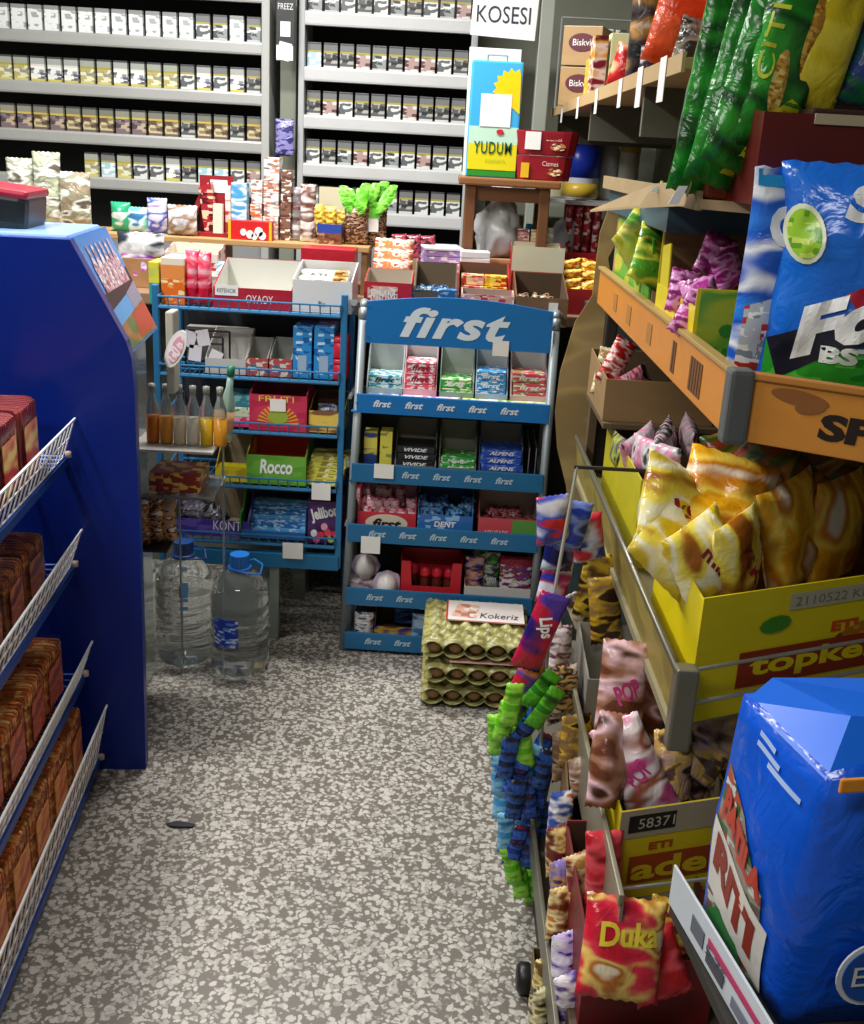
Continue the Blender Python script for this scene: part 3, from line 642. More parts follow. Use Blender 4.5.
r, X, W_, H_ = RB('white box of iced biscuits standing at the rack\'s upper right corner', 292, 352, 268, Z, Y0, .2, PR('d9dadb', ['d9dadb'], 3, 0), .72, M('c8c8c6', .6), back=1)
lettering('Bio', r, (0, -.002, H_*.2), W_*.12, H_*.12, M('30343c', .5), bold=0)
for k in range(3):
    o = link('biscuit_pack', MB().box(-.07, .07, 0, .05, 0, .024, c=.006).mesh('biscuit_pack', PR('eceae6', ['d4d4d8', 'eceae6'], 30, .2)), None, (X-.008, Y0+.015+.055*k, Z+.052+.012*k)); tag(o, 'white and golden biscuit pack, %s one in the white box' % ['front', 'middle', 'rear'][k], 'biscuit pack', 'biscuit packs in the white box')
    MB().box(.028, .066, -.0006, .0505, .003, .0246).build('biscuit_print', PR('c99a50', ['6a4424', 'e8cc90'], 60, .6), o)
    lettering('ATI', o, (-.02, -.001, .012), .05, .012, M('50545c', .5))
    MB().box(-.069, .069, .002, .048, -.05 if k == 0 else -.048, -.001).build('pack_below', PR('e4e2de', ['c99a50'], 30, .4), o)
# row behind
r, X, W_, H_ = RB('low white and red tray of chocolates behind the red bags', 165, 218, 246, CT, 3.32, .12, PR('d8c8c0', ['b03040', 'd8c8c0'], 25, .5), .85, M('e0d8c8', .7), back=1.0)
for k in range(5):
    pack('snack_bar', 'dark wrapped bar, %s from the left behind the white box' % ORD[k], 'bar', -.53+.034*k, 3.3, CT+.07, .03, .12, .022, PR('2a2a2c', ['8c9098', 'c8c8b0'], 50, .5, seed=k), rz=.2, group='dark wrapped bars')
r, X, W_, H_ = RB('grey box carrying the dark wrapped bars behind the white box', 250, 300, 262, CT, 3.24, .14, M('5b5850', .6), .95, back=.95); 
for k in range(3):
    pouch('blue_sachet', 'pale blue glossy sachet lying behind the wide white tray', 'sachet', -.66+.045*k, 3.29, CT+.07, .06, .05, .02, FOIL('78b8dc', ['e8f4fa', '3c88c0'], 30, .5), rx=-.9, seed=k, group='pale blue sachets')
tag(MB().box(-.72, -.545, 3.25, 3.38, CT, CT+.066, c=.002).build('sweet_box', PR('a8a49c', ['cfccc4'], 20, .4)), 'grey white box under the pale blue sachets', 'box')
box('sweet_box', 'flat red box with white and gold print behind the biscuit box', 300, 354, 249, CT, 3.32, .12, PR('b01c2c', ['b82030'], 20, .2), text='Albeni', th=.35, tw=.5, tcol='e8d0a0')
# wooden riser
RZT = 1.148
r = empty('wooden_riser', (-.62, 3.5, 0), 0, 'pale wooden riser plank at the back of the counter carrying boxes', 'riser')
MB().box(-1.05, .375, 0, .24, RZT-.018, RZT, c=.003).build('plank', M('b08a58', .6), r)
for x in (-1.03, -.53, -.12, .35): MB().box(x, x+.018, .01, .23, CT, RZT-.018).build('support', M('96744a', .6), r)
Z = RZT+.0005
# dark red chocolate display
r = empty('chocolate_display', (0, 0, 0), 0, 'dark red winged chocolate display with white sticker on the riser', 'display')
X, W_, H_ = S(196, 230, 176, Z, 3.56); r.location = (X, 3.56, Z); DR = M('8c1420', .45)
MB().box(-W_/2, W_/2, .06, .064, 0, H_).box(-W_/2, W_/2, 0, .06, 0, .012).prism([(-.08, .06), (-W_/2, .12), (-W_/2+.02, .15), (-W_/2+.01, .1), (-.07, .045)], .03, .06).build('stand_card', DR, r)
MB().prism([(-.03, 0), (.015, 0), (-.012, H_*.9), (-.05, H_*.8)], .02, .055).build('tilted_bar', PR('a02030', ['e0c0a0', '501018'], 30, .5), r)
MB().box(-.02, .035, .0585, .0595, H_*.72, H_*.93).build('white_sticker', WHITE, r)
MB().box(.0, .03, .0, .02, .012, H_*.55).build('white_bar', M('d8d0c0', .5), r)
box('sweet_box', 'slim blue box with white emblem between the chocolate display and white stack', 231, 247, 183, Z, 3.6, .05, PR('4898c8', ['dceaf4', '4898c8'], 22, .4))
box('sweet_box', 'thin red and white strip box beside the slim blue box', 225, 231, 186, Z, 3.6, .05, PR('c04838', ['e8dcd0'], 22, .4))
o = box('sweet_box', 'red box with yellow ends and white blossoms standing on the riser', 228, 272, 221, Z, 3.52, .04, M('c81c20', .4))
_, W_, H_ = S(228, 272, 221, Z, 3.52)
for sx in (-1, 1): MB().box(sx*W_*.46-.004, sx*W_*.46+.004, -.0215, -.0203, .001, H_-.001).build('yellow_edge', M('e8b820', .4), o)
for a, b_, q in [(-.15, .4, .01), (.0, .3, .012), (.2, .45, .014), (.28, .25, .012), (.1, .2, .01)]: MB().prism(ellipse(a*W_, b_*H_, q, q*1.1, 10), -.022, -.0204).build('white_print', WHITE, o)
# stack of little white boxes: two columns
for c, (x0, x1) in enumerate([(250, 262), (263, 279), (280, 291)]):
    n = 7 if c == 1 else 5 if c == 0 else 6
    for k in range(n):
        X, W_, _ = S(x0, x1, 200, Z, 3.58)
        pack('small_white_box', 'small %s box, %s up in the %s column of the white pile' % (['white', 'white', 'brown and white'][c], ORD[k], ['left', 'middle', 'right'][c]), 'box', X, 3.62, Z+.0362*k, W_-.003, .08, .0355, PR('dcdad6' if c < 2 else '7c5a4a', ['b8a8a0', 'd8703c', '8a7470'] if c < 2 else ['d8d4cc', '5c3a30'], 40, .45, seed=k+c), rz=random.uniform(-.06, .06), group='pile of small white boxes')
RP('white and brown tall chocolate bag leaning right of the white pile', 291, 303, 187, Z, 3.6, .02, FOIL('d8d8d8', ['8c8c90', '6a4038'], 20, .4), seed=5)
RP('white peaked carton bag with a brown bar print', 300, 316, 184, Z, 3.57, .02, FOIL('dedcd8', ['6c4034', 'dedcd8'], 16, .3), seed=6)
r, X, W_, H_ = RB('blue and brown box filled with yellow packs on the riser', 316, 341, 222, Z, 3.53, .09, PR('7a4a34', ['b08868', '5a3424'], 40, .5, zones=[(.5, 1.1, '2848a0')]), .9, M('5a4a40', .7), back=1)
for k in range(3):
    pouch('yellow_pack', 'yellow wrapped pack, %s in the blue and brown box' % ['left', 'middle', 'right'][k], 'pack', X-.025+.026*k, 3.57+.008*k, Z+.03, .04, .075+.008*(2-k), .016, FOIL('dca81c', ['f0d860', 'a86c10'], 30, .4), ry=-.25+.2*k, seed=k, nx=8, nz=10)
MB_ = MB().box(-.04, .04, 0, .005, 0, .17); tag(MB_.build('cream_card', M('c9c0a4', .7), None, (-.385, 3.66, Z)), 'plain cream card standing behind the yellow packs', 'card')
# brown bags with green leaves
for i, (x0, x1, lean) in enumerate([(343, 368, -.1), (364, 392, .12)]):
    X, W_, H_ = S(x0, x1, 207, Z, 3.56)
    if i == 1: X -= .02
    r = empty('seed_bag', (X, 3.57+.03*i, Z), 0, 'brown patterned bag with bright green crown, the %s one on the riser' % ['left', 'right'][i], 'bag', 'green crowned bags')
    m, f = pouch_mesh(W_, H_, .035, i+2, .05, 10, 14, .15, 0, 'bag_body'); m.build('bag_body', FOIL('4a3024', ['c8a080', '2c1c14', '8a5c40'], 45, .6), r)
    m = MB(); G = random.Random(4+i)
    for k in range(6):
        a = lean+G.uniform(-.35, .35); L_ = G.uniform(.07, .1); x = -.02+.008*k; tw_ = .011
        pts = []
        for q in range(7):
            t = q/6; wv = tw_*(.6+1.1*math.sin(t*2.6)); cx = x+a*L_*t*1.3; cz = H_*.82+L_*t; cy = -.012+.02*math.sin(k)+.015*t*t
            pts += [(cx-wv, cy+.004*math.sin(q*2), cz), (cx, cy-.005, cz+.002), (cx+wv, cy+.004*math.cos(q*2), cz)]
        fs = []
        for q in range(6):
            b = q*3; fs += [(b, b+1, b+4, b+3), (b+1, b+2, b+5, b+4)]
        top = [(p[0], p[1]+.0015, p[2]) for p in pts]; n_ = len(pts)
        m.add(pts+top, fs+[tuple(v+n_ for v in f_) for f_ in fs], 0, True)
    m.build('green_crown', PR('5cb82c', ['8cdc50', '3c8c1c'], 25, .4, .25, bump=.3), r)
    if i == 1: MB().box(-.022, .018, -.026, -.0245, H_*.35, H_*.72).box(-.03, .022, -.0265, -.025, H_*.7, H_*.95, 1).build('white_label', [WHITE, M('6cc83c', .4)], r)
# hygiene packs at far left of riser
for i, (x0, x1, yt, b, cc, t_) in enumerate([(112, 132, 202, 'dfe6e4', ['2c9c70', '2c9c70'], 'white and green'), (128, 150, 207, '3878a8', ['d0e4ec', '60b0a0', 'c04860'], 'teal and white'), (148, 168, 198, 'd0d0e8', ['4050c0', 'f0f0f8', '8050a0'], 'white and blue'), (118, 166, 232, 'e4e6ea', ['e4e6ea', '303848'], 'white round'), (120, 158, 246, 'c058b0', ['e4e0ec', '7840a0'], 'pink and purple')]):
    RP('%s soft pack in the heap at the counter\'s far left' % t_, x0, x1, yt, Z if i < 3 else CT+.0+(.09 if i == 3 else .0), 3.58 if i < 3 else 3.42, .04, FOIL(b, cc, 16, .5), seed=i, cat='pack', name='soft_pack')
for i, (x0, x1, yt, zz, c) in enumerate([(168, 198, 205, RZT, 'b8b8bc')]):
    RP('clear and white wrapped roll left of the chocolate display', x0, x1, yt, Z, 3.55, .05, FOIL('c4c4c8', ['8c6c50', 'e8e8ec'], 18, .5), seed=9, cat='pack', name='wrapped_roll')
tag(MB().box(-1.0, -.86, 3.4, 3.5, CT, CT+.09, c=.002).build('brown_carton', PR('9c7450', ['b08860'], 15, .3)), 'plain brown carton under the soft packs at far left', 'box')

# middle of the counter
for k in range(3):
    X, W_, _ = S(372, 412, 250, CT, 3.36)
    pouch('caramel_pack', 'red and orange lettered pack, %s of the upright pile behind the arched header' % ['front', 'middle', 'rear'][k], 'pack', X, 3.33+.035*k, CT+.001+.028*k, W_, .135, .03, FOIL('c83c24', ['ecd8cc', 'e88048'], 40, .55, seed=2), seed=k, text='XOXO' if k == 0 else 'OXOX', th=.3, tz=.62, tcol='f0e0d8', group='red and orange packs')
r, X, W_, H_ = RB('kraft box around the red and orange packs', 370, 415, 262, CT, 3.305, .16, M('8e7352', .8), .5, back=1.0, name='kraft_box')
def tray2(label, x0, x1, yt, Y, d, mat, front, inner, back=1.0, **k): return RB(label, x0, x1, yt, CT, Y, d, mat, front, inner, back=back, **k)
r, X, W_, H_ = tray2('red cornered tray with white lettering left behind the arched header', 363, 411, 274, 3.1, .15, PR('b42438', ['b42438'], 3, 0), .8, M('b5a898', .7))
MB().box(-W_*.42, W_*.2, -.002, -.001, .008, H_*.7).build('print_panel', PR('d8b8ac', ['b42438', 'f0e0dc'], 50, .5), r); lettering('MMM', r, (-W_*.1, -.003, H_*.45), W_*.5, H_*.35, WHITE)
r, X, W_, H_ = tray2('dark open box of blue and black wrapped bars behind the header', 413, 456, 268, 3.1, .16, PR('3a3430', ['5a5048'], 20, .4), .55, M('6c5c48', .7))
for k in range(8):
    pouch('blue_bar', 'small blue and black wrapped bar in the dark open box', 'bar', X-.042+.027*(k % 4), 3.13+.06*(k//4), CT+.035, .045, .05, .016, FOIL('1c3858', ['4c88bc', '10141c', 'a8c0d0'], 40, .5), rx=-.5, ry=random.uniform(-.8, .8), seed=k % 3, nx=6, nz=8, group='blue and black bars')
tag(MB().box(-.055, .08, 3.36, 3.5, CT, CT+.105, c=.002).build('kraft_box', PR('97582f', ['b07a50'], 12, .4)), 'brown box supporting the purple and white cartons', 'box')
r = empty('paper_carton', (.005, 3.44, CT+.106), .15, 'white carton with purple stripes lying on the brown box', 'box')
for k in range(3): MB().box(-.07, .05, 0, .16, .018*k, .018*k+.0165, c=.002).build('purple_layer', PR('9c84c0', ['d8d0e4'], 30, .4), r)
MB().box(-.072, .052, -.002, .16, .054, .062, c=.002).build('white_lid', PR('dcdce6', ['4c54b0', 'dcdce6'], 12, .3), r)
for k in range(3):
    tag(MB().box(-.045, .045, 0, .07, 0, .0195, c=.002).build('white_carton', M('e4e4e6', .5), None, (.09, 3.4, CT+.106+.02*k), (0, 0, .03*k)), '%s flat white carton right of the purple striped carton' % lvl(k, 3), 'box', 'flat white cartons')
for k in range(3):
    pouch('dark_red_bag', 'dark red gum bag, %s of three left of the purple striped carton' % ORD[k], 'bag', -.145+.045*k, 3.56, CT+.105, .05, .09, .03, FOIL('6a1c2c', ['b04858', '2c1418'], 30, .4), seed=k, ry=-.1)
tag(MB().box(-.2, -.02, 3.515, 3.62, CT, CT+.105, c=.002).build('white_lidded_box', M('c8c6c0', .5)), 'white lidded box under the dark red bags', 'box')
# red / yellow tray
r, X, W_, H_ = tray2('red tray holding layered red and yellow wafers', 457, 509, 262, 3.17, .15, PR('bc2018', ['c83020'], 20, .3), .35, M('6c4834', .7), back=.9)
for k in range(3):
    for c in range(2):
        pack('wafer_pack', '%s wafer pack, %s layer of the red tray' % (['red and pink', 'yellow'][c], ['lower', 'middle', 'upper'][k]), 'pack', X-.033+.068*c, 3.21+.012*k, CT+.03+.029*k, .066, .06, .027, PR(['c83c2c', 'e0b820'][c], [['e8a0a0', 'f0d8a0'], ['c82c18', 'f4dc60']][c], 40, .6, seed=k))
r, X, W_, H_ = RB('pink and white low carton between the red tray and the header', 459, 512, 292, CT, 3.06, .08, PR('d8a8a0', ['c03c40', 'f0ece0'], 35, .5), .9, M('b09890', .7), back=1)
box('sweet_box', 'small blue carton left of the pink and white carton', 436, 455, 290, CT, 3.05, .04, PR('2c64a0', ['88b4d8'], 30, .4))
r, X, W_, H_ = tray2('red fronted box with raised cream lid and white lettering', 510, 562, 247, 3.36, .16, PR('a81c28', ['a81c28'], 3, 0), .62, M('cfc8ac', .7), back=1.02)
MB().box(-W_/2, W_/2, .001, .0025, H_*.6, H_*1.0).build('raised_lid', M('d2cdb2', .6), r)
lettering('Halanur', r, (-.01, -.002, H_*.52), W_*.6, H_*.14, WHITE)
r, X, W_, H_ = tray2('brown open box with dark sweets and a white tag near the header\'s right end', 514, 567, 280, 3.06, .2, PR('7c6048', ['6c5038'], 15, .3), .62, M('54402e', .8))
price_tag(r, W_*.22, -.003, H_*.25, .026, .035)
for k in range(6): pouch('dark_sweet', 'dark brown and cream wrapped sweet in the brown open box', 'sweet', X-.05+.035*(k % 3), 3.1+.06*(k//3), CT+.03, .05, .05, .02, FOIL('4c3020', ['c8b090', '2c1c14'], 40, .5), rx=-.5, ry=random.uniform(-.6, .6), seed=k % 3, nx=6, nz=8, group='dark brown sweets')
for k in range(8):
    X, W_, _ = S(562, 597, 260, CT, 3.42)
    pouch('yellow_snack', 'yellow and red twisted snack pack heaped at the counter\'s right end', 'pack', X-.035+.07*(k % 2), 3.37+.03*(k//2), CT+.04+.026*(k//2), .085, .035, .024, FOIL('e0c020', ['b82018', 'f4e070'], 30, .5), ry=random.uniform(-.25, .25), seed=k % 4, nx=8, nz=8, group='yellow and red snack packs')
r, X, W_, H_ = RB('dark red carton under the yellow and red snacks', 562, 600, 272, CT, 3.34, .16, M('981c20', .5), .6, M('5c1014', .7), back=.7)
# crate board + small boxes
r = empty('wooden_crate', (.27, 3.5, 0), 0, 'low wooden crate behind the cream lidded box', 'crate')
MB().box(-.2, .16, 0, .24, 1.12, 1.135, c=.003).build('top_board', M('a88058', .6), r)
for x in (-.19, .14): MB().box(x, x+.015, .0, .24, CT, 1.12).build('side_board', M('906a44', .6), r)
MB().box(-.175, .14, .0, .012, 1.03, 1.09).build('front_board', M('a27a50', .6), r)
for i, (x0, x1, yt, c, cc, t_) in enumerate([(515, 527, 229, 'b88080', ['6a3038', 'e0c8c0'], 'pink and brown'), (528, 539, 230, 'd4bc88', ['b08850', 'e8dcb8'], 'cream'), (541, 551, 228, 'dadde2', ['a8acb8'], 'white')]):
    box('matchbox', '%s matchbox sized box on the wooden crate' % t_, x0, x1, yt, 1.1355, 3.52, .03, PR(c, cc, 50, .5))
# stool on the counter
SW = M('6a4326', .5); r = empty('wooden_stool', (.185, 3.6, 0), 0, 'small dark wooden stool standing on the counter under the oil tin', 'stool')
MB().box(-.16, .155, -.13, .13, 1.355, 1.378, c=.005).build('seat', M('8a5c34', .5), r)
for sx, sy in ((-.12, -.1), (.11, -.1), (-.12, .09), (.11, .09)):
    MB().box(sx-.016, sx+.016, sy-.016, sy+.016, 1.1355, 1.356, c=.003).build('leg', SW, r)
MB().box(-.12, .11, -.105, -.095, 1.31, 1.352).build('apron', SW, r)
# oil tin
r = empty('oil_tin', (.125, 3.56, 1.3785), 0, 'tall blue and yellow cooking oil tin with green lettering on the stool', 'oil tin')
TW, TH = .158, .34
MB().box(-TW/2, TW/2, 0, .12, 0, TH, c=.006).build('tin_body', PR('3fa4d8', ['3fa4d8'], 3, 0, .25), r)
fr = -.0012
MB().box(-TW/2+.003, TW/2-.003, fr, -.0004, .02, .1).build('yellow_band', M('d8d020', .3), r)
MB().box(-TW/2+.003, TW/2-.003, fr, -.0004, .004, .022).build('green_band', M('2c8a30', .3), r)
MB().box(-TW/2+.003, TW/2-.003, fr, -.0004, .1, .15).build('pale_band', M('b8dcc8', .3), r)
sun = [(TW/2-.003, .19)]+[(.05+(.062 if i % 2 else .05)*math.cos(a), .26+(.062 if i % 2 else .05)*math.sin(a)) for i, a in enumerate([1.1+i*.2 for i in range(19)])]
sun = [(min(x, TW/2-.003), z) for x, z in sun]
MB().prism(sun, fr-.0006, fr, 0).build('sun_print', M('ecc418', .3), r)
MB().box(-.045, .05, -.0028, -.0022, .15, .245).build('white_sticker', M('dfe6ea', .5), r)
lettering('YUDUM', r, (0, -.003, .088), .118, .036, M('14503c', .4), shear=0, bold=.012, spacing=1.12)
MB().prism(ellipse(.02, .136, .012, .008, 8), -.004, -.003).build('red_flower', M('c82030', .4), r)
lettering('mmm', r, (.01, -.003, .05), .06, .008, M('b0c030', .4))
MB().path([(-.03, .06, TH), (-.03, .06, TH+.02), (.03, .06, TH+.02), (.03, .06, TH)], .003).build('handle', STEEL, r)
MB().box(-.088, .075, .121, .124, 0, .385).build('white_card_behind', M('d4d4c8', .6), r)
# red tubs
for k in range(2):
    r = empty('chocolate_tub', (.285+.005*k, 3.5, 1.3785+.074*k), -.05, '%s dark red chocolate tub of the two stacked on the stool' % ['lower', 'upper'][k], 'tub', 'dark red tubs')
    w1, w2 = (.082, .09) if k == 0 else (.088, .1)
    m = MB(); vs = []; n = 28
    for z, ww in ((0, w1), (.004, w1+.002), (.066, w2), (.072, w2)):
        for i in range(n):
            a = 2*math.pi*i/n; e = 4.5; rr = (abs(math.cos(a))**e+abs(math.sin(a)/.62)**e)**(-1/e)
            vs.append((ww*rr*math.cos(a), .09+ww*rr*math.sin(a), z))
    m.add(vs, [(j*n+i, j*n+(i+1) % n, (j+1)*n+(i+1) % n, (j+1)*n+i) for j in range(3) for i in range(n)]+[tuple(range(n))[::-1], tuple(range(3*n, 4*n))])
    m.build('tub_body', M('8c1824', .35), r)
    lettering('Cizmes', r, (.02, .03 if k else .034, .05), .05, .014, M('e0c8c0', .4), bold=0)
    MB().prism(ellipse(.035, .026, .024, .012), .028 if k else .032, .031 if k else .035).build('nut_print', PR('b07048', ['5c2c18', 'e8d0b0'], 60, .6), r)
    if k: MB().box(-.068, -.02, .026, .028, .016, .068).build('white_sticker', WHITE, r)
    else: MB().box(-.07, -.045, .03, .032, .006, .05).build('yellow_print', M('d8b020', .4), r)
# crumpled plastic bag
bm = bmesh.new(); bmesh.ops.create_icosphere(bm, subdivisions=4, radius=1)
for v in bm.verts:
    n_ = noise.noise(v.co*1.6+Vector((3, 1, 0)))*.35+noise.noise(v.co*4.5)*.16+noise.noise(v.co*11)*.06
    q = v.co*(1+n_); v.co = Vector((q.x*.08, q.y*.07, max(-.0, q.z*.11+.06)*(1.15-.3*abs(q.x))))
me = bpy.data.meshes.new('plastic_bag'); bm.to_mesh(me); bm.free()
for p in me.polygons: p.use_smooth = True
me.materials.append(M('b4b6b6', .3, noise_amt=.1)); tag(link('plastic_bag', me, None, (.165, 3.59, 1.137)), 'crumpled pale grey plastic bag stuffed under the stool', 'bag')
tag(MB().lathe([(0, 0), (.02, 0), (.022, .06), (.014, .085), (.012, .1), (0, .1)], 16).build('blue_bottle', M('2c98c8', .3), None, (.27, 3.7, 1.136)), 'light blue bottle between the stool legs', 'bottle')
bm = bmesh.new(); bmesh.ops.create_icosphere(bm, subdivisions=3, radius=1)
for v in bm.verts:
    n_ = noise.noise(v.co*2.2)*.3; q = v.co*(1+n_); v.co = Vector((q.x*.05, q.y*.05, q.z*.07+.07))
me = bpy.data.meshes.new('plastic_bag'); bm.to_mesh(me); bm.free(); me.materials.append(M('9aa0a8', .35))
for p in me.polygons: p.use_smooth = True
tag(link('plastic_bag', me, None, (.4, 3.68, 1.137)), 'small grey plastic bag right of the stool', 'bag')
# red tube display
r = empty('chocolate_tube_display', (0, 0, 0), 0, 'red and clear display of upright chocolate tubes right of the stool', 'display')
X, W_, H_ = S(563, 601, 201, CT, 3.62); r.location = (X, 3.62, CT); 
MB().box(-W_/2, W_/2, 0, .05, 0, H_*.5, c=.002).box(-W_/2, W_/2, .045, .05, 0, H_).box(-W_/2, W_/2, 0, .05, H_*.96, H_, 1).build('display_case', [M('b01828', .4), M('c8c4c4', .4)], r)
for k in range(4): MB().lathe([(0, 0), (.011, 0), (.012, H_*.42), (.008, H_*.45), (0, H_*.45)], 12, cx=-W_*.36+W_*.24*k, cy=.02).build('tube', PR('a82838', ['dcd0cc', '70101c'], 30, .5, seed=k), r, (0, 0, H_*.5))
lettering('Cizmes', r, (0, -.002, H_*.4), W_*.7, H_*.07, WHITE)
MB().prism(ellipse(0, H_*.3, .03, .014), -.003, -.001).build('nut_print', PR('a87858', ['e8d8c8'], 60, .5), r)
# wall shelf behind with household bottles
r = empty('wall_shelf', (.55, 4.3, 0), 0, 'white shelf on brackets at the back wall behind the stool', 'shelf')
MB().box(-.46, .45, 0, .3, 1.285, 1.3, c=.002).build('board', M('b9bdb8', .5), r)
for x in (-.4, .4): MB().prism([(.05, 1.285), (.4, 1.285), (.4, 1.1)], x, x+.01, 0, 'x').build('bracket', STEEL, r)
def bottle(label, x, y, z, prof, mats, name='bottle', cat='bottle', bands=()):
    r = empty(name, (x, y, z), 0, label, cat)
    MB().lathe(prof, 24).build('bottle_body', mats[0], r)
    top = prof[-1][1]
    MB().lathe([(0, top-.002), (.016, top-.002), (.016, top+.022), (0, top+.024)], 16).build('cap', mats[1], r)
    for z0, z1, rr, m_ in bands: MB().lathe([(rr, z0), (rr+.0012, z0), (rr+.0012, z1), (rr, z1)], 24).build('label_band', m_, r)
bottle('white household bottle with broad blue label and yellow foot on the back shelf', .5, 4.36, 1.3005, [(0, 0), (.065, 0), (.07, .01), (.07, .2), (.05, .25), (.02, .29), (.018, .31)], [M('d8d8e4', .3), M('9c84c8', .4)], bands=[(.08, .2, .0702, M('2038b0', .3)), (.01, .06, .0702, M('d8b840', .3))])
bottle('grey white jug shaped bottle right of the blue labelled bottle', .6, 4.42, 1.3005, [(0, 0), (.05, 0), (.055, .01), (.055, .17), (.03, .24), (.018, .27), (.018, .29)], [M('b8bcbc', .35), M('d8d8d8', .4)])
bottle('slim white bottle with yellow top label by the grey upright', .68, 4.36, 1.3005, [(0, 0), (.035, 0), (.038, .01), (.038, .27), (.03, .29), (.018, .3), (.018, .31)], [M('d0d2cc', .35), M('c8c8c0', .4)], bands=[(.18, .26, .0382, M('b8a040', .3))])
bottle('small yellow topped bottle behind the red tubs', .42, 4.4, 1.3005, [(0, 0), (.04, 0), (.042, .01), (.04, .1), (.02, .14), (.016, .16)], [M('d8d0b0', .35), M('e0b828', .4)])
tag(MB().box(-.04, .04, 0, .03, 0, .05, c=.004).build('soap_box', PR('d8b0c4', ['f0e0ec'], 25, .4), None, (.2, 4.34, 1.3005)), 'pale pink soap box on the back shelf under the stool seat', 'box')

# ------------------------------------------------------------------ water bottles
WATER = M('f0f6f6', .03, trans=.96, ior=1.3)
def water(x, y, s, label, lab, rz, capc):
    r = empty('water_bottle', (x, y, 0.001), rz, label, 'water bottle'); r.scale = (s, s, s)
    prof = [(0, .006), (.03, .0), (.06, .0), (.076, .012), (.081, .03)]
    for k in range(5):
        z = .045+k*.034; prof += [(.0815, z), (.0815, z+.018), (.0765, z+.026)]
    prof += [(.0815, .22), (.081, .235), (.074, .262), (.055, .288), (.034, .303), (.024, .31), (.0235, .33), (0, .33)]
    def sq(t, z): return 1+.05*abs(math.sin(2*t))**2*(1 if z < .3 else 0)+(.02*math.sin(9*t) if z < .04 else 0)
    MB().lathe(prof, 48, f=sq).build('bottle_body', WATER, r)
    m = MB(); n = 36; rr = .0275
    vs = []; 
    for z in (.318, .352):
        for i in range(n): a = 2*math.pi*i/n; q = rr*(1 if i % 2 else .95); vs.append((q*math.cos(a), q*math.sin(a), z))
    m.add(vs, [(i, (i+1) % n, n+(i+1) % n, n+i) for i in range(n)]+[tuple(range(n))[::-1], tuple(range(n, 2*n))]); m.build('cap', M(capc, .35), r)
    MB().lathe([(.026, .306), (.033, .308), (.033, .316), (.026, .317)], 24).build('neck_ring', M(capc, .35), r)
    m = MB(); pts = [(.033*math.cos(a), .0, .312+0*a) for a in (0,)]; 
    MB().path([(.0, .03, .312), (.035, .035, .325), (.062, .015, .318), (.06, -.015, .3), (.035, -.03, .306), (.0, -.032, .312)], .0025).build('carry_strap', M(capc, .4), r)
    if lab:
        m = MB(); vs = []; a0, a1, k = -2.35, -1.45, 10
        for z in (.1, .185):
            for i in range(k+1):
                a = a0+(a1-a0)*i/k; q = .0822*(1+.05*abs(math.sin(2*a))**2); vs.append((q*math.cos(a), q*math.sin(a), z))
        m.add(vs, [(i, i+1, k+2+i, k+1+i) for i in range(k)], 0, True); m.build('blue_label', PR('1838a8', ['5888d8', 'c8d8f0'], 40, .35), r)
    return r
water(-.70, 2.865, 1.03, 'clear water bottle with dark blue cap, left of the light capped one', False, .4, '1c3c78')
water(-.53, 2.815, 1.0, 'clear water bottle with bright blue cap and blue label beside the rack', True, 0, '2070c8')
water(-.865, 2.9, 1.0, 'clear water bottle half hidden behind the blue end panel', False, .2, '2058a0')

# ------------------------------------------------------------------ egg cartons
def egg_carton(x, y, z, rz, label, card):
    r = empty('egg_carton', (x, y, z), rz, label, 'egg carton', 'stacked egg cartons'); OL = PR('8f8a50', ['a8a468', '7c7844'], 25, .4, .35, bump=.25)
    s = .142; n = 50; q = 5
    def arch(t): return abs(math.sin(math.pi*q*(t+s)/(2*s)))**.7
    def hgt(xx, yy, top):
        e = min(1, min(s-abs(xx), s-abs(yy))/.02)
        c = math.cos(2*math.pi*q*(xx+s)/(2*s))*math.cos(2*math.pi*q*(yy+s)/(2*s))
        edge = arch(xx) if s-abs(yy) < s-abs(xx) else arch(yy)
        if top: a = .057+.009*c; b = .032+.022*edge
        else: a = .010-.006*c; b = .026-.018*edge
        e = e**.6
        return a*e+b*(1-e)
    for top, nm in ((False, 'lower_tray'), (True, 'upper_tray')):
        vs = []
        for o_ in (0, .002):
            for j in range(n+1):
                for i in range(n+1):
                    xx = -s+2*s*i/n; yy = -s+2*s*j/n; k = 1.03 if (i in (0, n) or j in (0, n)) else 1
                    vs.append((xx*k, yy*k, hgt(xx, yy, top)+o_))
        N = (n+1)**2; fs = []
        for j in range(n):
            for i in range(n):
                a = j*(n+1)+i; fs += [(a, a+1, a+n+2, a+n+1), (N+a, N+a+n+1, N+a+n+2, N+a+1)]
        for i in range(n):
            for a, b in ((i, i+1), (n*(n+1)+i, n*(n+1)+i+1), (i*(n+1), (i+1)*(n+1)), (i*(n+1)+n, (i+1)*(n+1)+n)): fs.append((a, b, N+b, N+a))
        MB().add(vs, fs, 0, True).build(nm, OL, r)
    if card:
        c = MB().box(-.085, .135, -.03, .11, .068, .0695).build('paper_label', M('e4dcd6', .3), r)
        MB().box(-.085, -.08, -.03, .11, .0696, .07).box(-.085, .135, -.03, -.026, .0696, .07).build('red_border', M('c03038', .4), c)
        MB().add([(-.07, 0, .0701), (.0, -.01, .0701), (.01, .08, .0701), (-.05, .09, .0701)], [(0, 1, 2, 3)]).build('hen_print', PR('e0b49c', ['b88068', 'f0e4dc'], 30, .5), c)
        t_ = lettering('Kokeriz', c, (.065, .012, .0706), .11, .035, M('303048', .5), rx=-math.pi/2, shear=.2)
    return r
cols = [('bottom', 0, .0), ('middle', .004, -.01), ('top', -.01, .0)]
